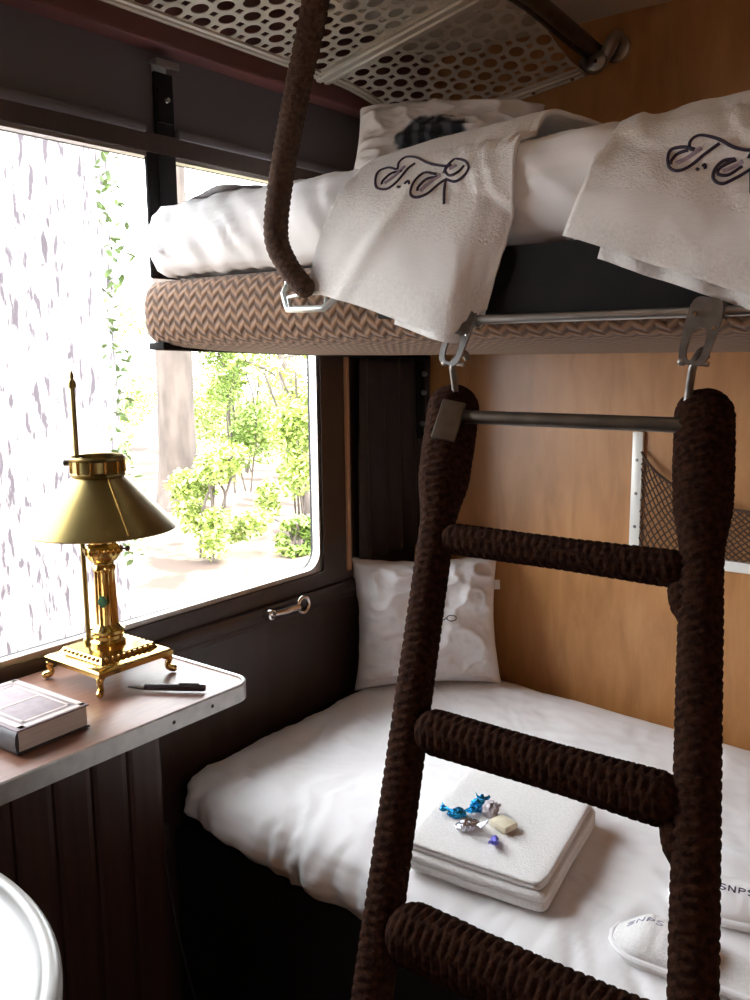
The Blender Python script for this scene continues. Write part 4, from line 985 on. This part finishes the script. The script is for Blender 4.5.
S_ = [[(1, .9), (.4, 1), (0, .75), (.5, .5), (1, .25), (.6, 0), (0, .1)]]; N_ = [[(0, 0), (0, 1)], [(0, 1), (1, 0)], [(1, 0), (1, 1)]]; P_ = [[(0, 0), (0, 1)], [(0, 1), (.9, .85), (.8, .5), (0, .45)]]
W = lambda flip: [(S_, -.024), (N_, -.010), (P_, .005), (S_, .018)]
slipper((.966, -.862, bed_z(1.08, -.80) + .003), RAD(4), 'white terry slipper at the berth edge in front of the other slipper', W(0), M['terry'], .046, -.004, M['grey_thread'], .0012)
slipper((1.000, -.708, bed_z(1.1, -.70) + .004), RAD(12), 'smooth white slipper with dark embroidery behind the terry slipper', W(0), M['linen'], .098, -.020, M['navy'], .0011)

# ------------------------------------------------------------------ outdoors
mb = MB(); P = []
for i in range(61):
    row = []
    for j in range(61):
        x = -.9 - 40 * (i / 60) ** 1.5; y = -14 + 50 * j / 60; row.append((x, y, -1.2 + .10 * fbm(x * .3, y * .3, 0) + .02 * (abs(x) * .5)))
    P.append(row)
mb.grid(P, 61, 61); struct(mb.build('ground', M['earth'], recalc=True))
def gz(x, y): return -1.2 + .10 * fbm(x * .3, y * .3, 0) + .01 * abs(x)
def trunk_mb(base, r0, r1, h, lean=(0, 0), seed=0, n=40, k=50, rough=.06):
    mb = MB(); P = []
    for j in range(n):
        row = []
        for i in range(k + 1):
            t = i / k; z = base[2] - .15 + h * t; a = 2 * pi * j / n; r = (r0 + (r1 - r0) * t) * (1 + .55 * math.exp(-t * h * 2.2))
            r *= 1 + rough * noise.noise(V((cos(a) * 5 + seed, sin(a) * 5, z * 1.1))) + rough * .7 * noise.noise(V((cos(a) * 14 + seed, sin(a) * 14, z * 3)))
            row.append((base[0] + lean[0] * t + r * cos(a), base[1] + lean[1] * t + r * sin(a), z))
        P.append(row)
    mb.grid(P, n, k + 1, closed_u=True); return mb
def leaves_mb(centres, count, size, rnd):
    mb = MB(); vs = []; fs = []
    for _ in range(count):
        c, rad = rnd.choice(centres); d = V((rnd.gauss(0, 1), rnd.gauss(0, 1), rnd.gauss(0, 1))).normalized() * (rnd.random() ** .45)
        p = V(c) + V((d.x * rad[0], d.y * rad[1], d.z * rad[2])); s = size * (.6 + .8 * rnd.random())
        e = Euler((rnd.uniform(-.9, .9), rnd.uniform(-.9, .9), rnd.uniform(0, 6.28))).to_matrix(); o = len(vs)
        vs += [p + e @ V(q) * s for q in ((-1, 0, 0), (-.3, -.42, .06), (.45, -.36, .02), (1, 0, -.1), (.45, .36, .02), (-.3, .42, .06))]
        fs.append(tuple(range(o, o + 6)))
    mb.add(vs, fs); return mb
rnd = random.Random(11)
t = thing('tree', 'broad pale rough-barked tree outside the window behind the lamp', 'tree', (-4, 1.22, -1.2))
trunk_mb((-4, 1.20, -1.2), .62, .55, 6.5, (.1, .0), 2, 90, 150, .085).build('trunk', M['bark'], t, angle=180)
cen = []
for i in range(16):
    z = .2 + i * .17; a = .60 + .14 * sin(i * 1.3); cen.append(((-4 + .62 * cos(a), 1.25 + .62 * sin(a), z), (.14, .14, .16)))
leaves_mb(cen, 420, .035, rnd).build('ivy', M['ivy'], t, recalc=False, smooth=False)
t = thing('tree', 'slim grey tree standing beyond the broad pale one', 'tree', (-10.15, 7.66, gz(-10.15, 7.66)))
trunk_mb((-10.15, 7.66, gz(-10.15, 7.66)), .30, .27, 9, (.05, .05), 5, 40, 60, .05).build('trunk', M['bark2'], t, angle=180)
leaves_mb([((-10.3 + rnd.uniform(-1.6, 1.6), 7.6 + rnd.uniform(-1.8, 1.8), 5.6 + rnd.uniform(0, 2)), (.9, .9, .6)) for _ in range(10)], 2500, .09, rnd).build('crown', M['leaf'], t, recalc=False, smooth=False)
t = thing('sapling', 'thin bent sapling among the bright green bushes', 'tree', (-8.4, 8.9, gz(-8.4, 8.9)))
g0 = gz(-8.4, 8.9); mb = MB(); mb.tube(catmull([(-8.4, 8.9, g0 - .05), (-8.5, 8.85, .4), (-8.7, 8.7, 1.4), (-9.1, 8.3, 2.2)], 20), [.07 - .002 * i for i in range(20)], 8); mb.tube(catmull([(-8.55, 8.82, .7), (-8.6, 8.4, 1.15), (-8.7, 7.8, 1.4)], 10), .022, 6); mb.tube(catmull([(-8.7, 8.7, 1.4), (-8.5, 9.3, 1.5), (-8.3, 9.9, 1.6)], 10), .022, 6); mb.build('trunk', M['bark2'], t)
leaves_mb([((-8.7 + rnd.uniform(-.6, .4), 8.6 + rnd.uniform(-1., 1.1), 1.6 + rnd.uniform(-.3, 1)), (.5, .6, .35)) for _ in range(8)], 420, .06, rnd).build('leaves', M['leaf'], t, recalc=False, smooth=False)
BUSH = [(-7.2, 5.75, .62, 1.5, 2200, 'leaf', 'low bright bush just right of the slim grey tree'),
        (-7.0, 7.25, .60, 2.6, 2600, 'leaf', 'tall bright bush beside the window right frame'),
        (-10.6, 9.5, .9, 3.2, 3600, 'leaf_deep', 'deeper green bush behind the two bright bushes'),
        (-12.6, 11.6, 1.5, 3.8, 5000, 'leaf', 'pale bush farthest away behind the sapling'),
        (-15.2, 15.2, 2.2, 5.0, 6000, 'leaf', 'pale leafy thicket on the horizon beside the window right frame'),
        (-18.6, 12.4, 1.8, 4.2, 5000, 'leaf', 'pale leafy thicket on the horizon behind the slim grey tree'),
        (-12.5, 7.2, 1.1, 2.1, 2600, 'leaf', 'pale bush between the broad tree and the slim one'),
        (-6.3, 6.35, .35, .55, 700, 'leaf_deep', 'small ground plant in front of the bright bushes')]
for x, y, w, h, cnt_, m_, lab in BUSH:
    g = gz(x, y); t = thing('bush', lab, 'bush', (x, y, g), 'bushes outside the window')
    cen = [((x + rnd.uniform(-.65, .65) * w, y + rnd.uniform(-.65, .65) * w, g + .15 * h + rnd.uniform(0, .75) * h), (.36 * w, .36 * w, .14 * h)) for _ in range(14)]
    leaves_mb(cen, int(cnt_ * 1.7), .046, rnd).build('foliage', M[m_], t, recalc=False, smooth=False)
    mb = MB()
    for k in range(5): mb.tube(catmull([(x + rnd.uniform(-.2, .2), y + rnd.uniform(-.2, .2), g - .05), (x + rnd.uniform(-.4, .4) * w, y + rnd.uniform(-.4, .4) * w, g + h * .5), (x + rnd.uniform(-.7, .7) * w, y + rnd.uniform(-.7, .7) * w, g + h * .9)], 8), .018, 5)
    mb.build('stems', M['bark2'], t)

# ------------------------------------------------------------------ light, world, camera
w = bpy.data.worlds.new('World'); sc.world = w; w.use_nodes = True; nt = w.node_tree
bg = nt.nodes['Background']; bg.inputs[0].default_value = (.93, .945, 1.0, 1)
tcw = N(nt, 'ShaderNodeTexCoord'); spw = N(nt, 'ShaderNodeSeparateXYZ'); nt.links.new(tcw.outputs['Generated'], spw.inputs[0])
mr = N(nt, 'ShaderNodeMapRange'); mr.inputs['From Min'].default_value = -.05; mr.inputs['From Max'].default_value = .9; mr.inputs['To Min'].default_value = 9.0; mr.inputs['To Max'].default_value = 15.0
nt.links.new(spw.outputs[2], mr.inputs['Value']); nt.links.new(mr.outputs[0], bg.inputs[1])
sun = bpy.data.lights.new('sun', 'SUN'); sun.energy = 4; sun.angle = .02; sun.color = (1, .95, .86)
so = bpy.data.objects.new('sun', sun); COL.objects.link(so); so.rotation_euler = V((-.55, .30, -.78)).to_track_quat('-Z', 'Y').to_euler()
def portal(name, loc, dirn, sx, sy):
    l = bpy.data.lights.new(name, 'AREA'); l.shape = 'RECTANGLE'; l.size = sx; l.size_y = sy; l.cycles.is_portal = True
    o = bpy.data.objects.new(name, l); COL.objects.link(o); o.location = loc; o.rotation_euler = V(dirn).to_track_quat('-Z', 'Z').to_euler(); return o
portal('window_portal', (-.034, (WY0 + WY1) / 2, (WZ0 + WZ1) / 2), (1, 0, 0), WY1 - WY0, WZ1 - WZ0)
portal('fill_slot_portal', (XR + .055, -2.16, 1.425), (-1, 0, 0), .18, .65)  # samples sky light through the added fill slot

cam = bpy.data.cameras.new('camera'); co = bpy.data.objects.new('camera', cam); COL.objects.link(co)
cam.sensor_fit = 'VERTICAL'; cam.sensor_height = 36; cam.lens = 36 * .89153; cam.clip_start = .02; cam.clip_end = 300
r_, u_, f_ = V((.79464795, .60697611, -.01070731)), V((-.08978512, .13495304, .98677571)), V((-.60039426, .78317794, -.16173758))
mx = Matrix((r_, u_, -f_)).transposed().to_4x4(); mx.translation = V((1.433, -2.054, 1.45)); co.matrix_world = mx
sc.camera = co
vs_ = sc.view_settings; vs_.view_transform = 'Standard'; vs_.look = 'None'; vs_.exposure = 0.2; vs_.gamma = 1; vs_.use_curve_mapping = False
sc.cycles.use_denoising = True; sc.cycles.max_bounces = 10; sc.cycles.diffuse_bounces = 6; sc.cycles.transparent_max_bounces = 8; sc.cycles.sample_clamp_indirect = 12
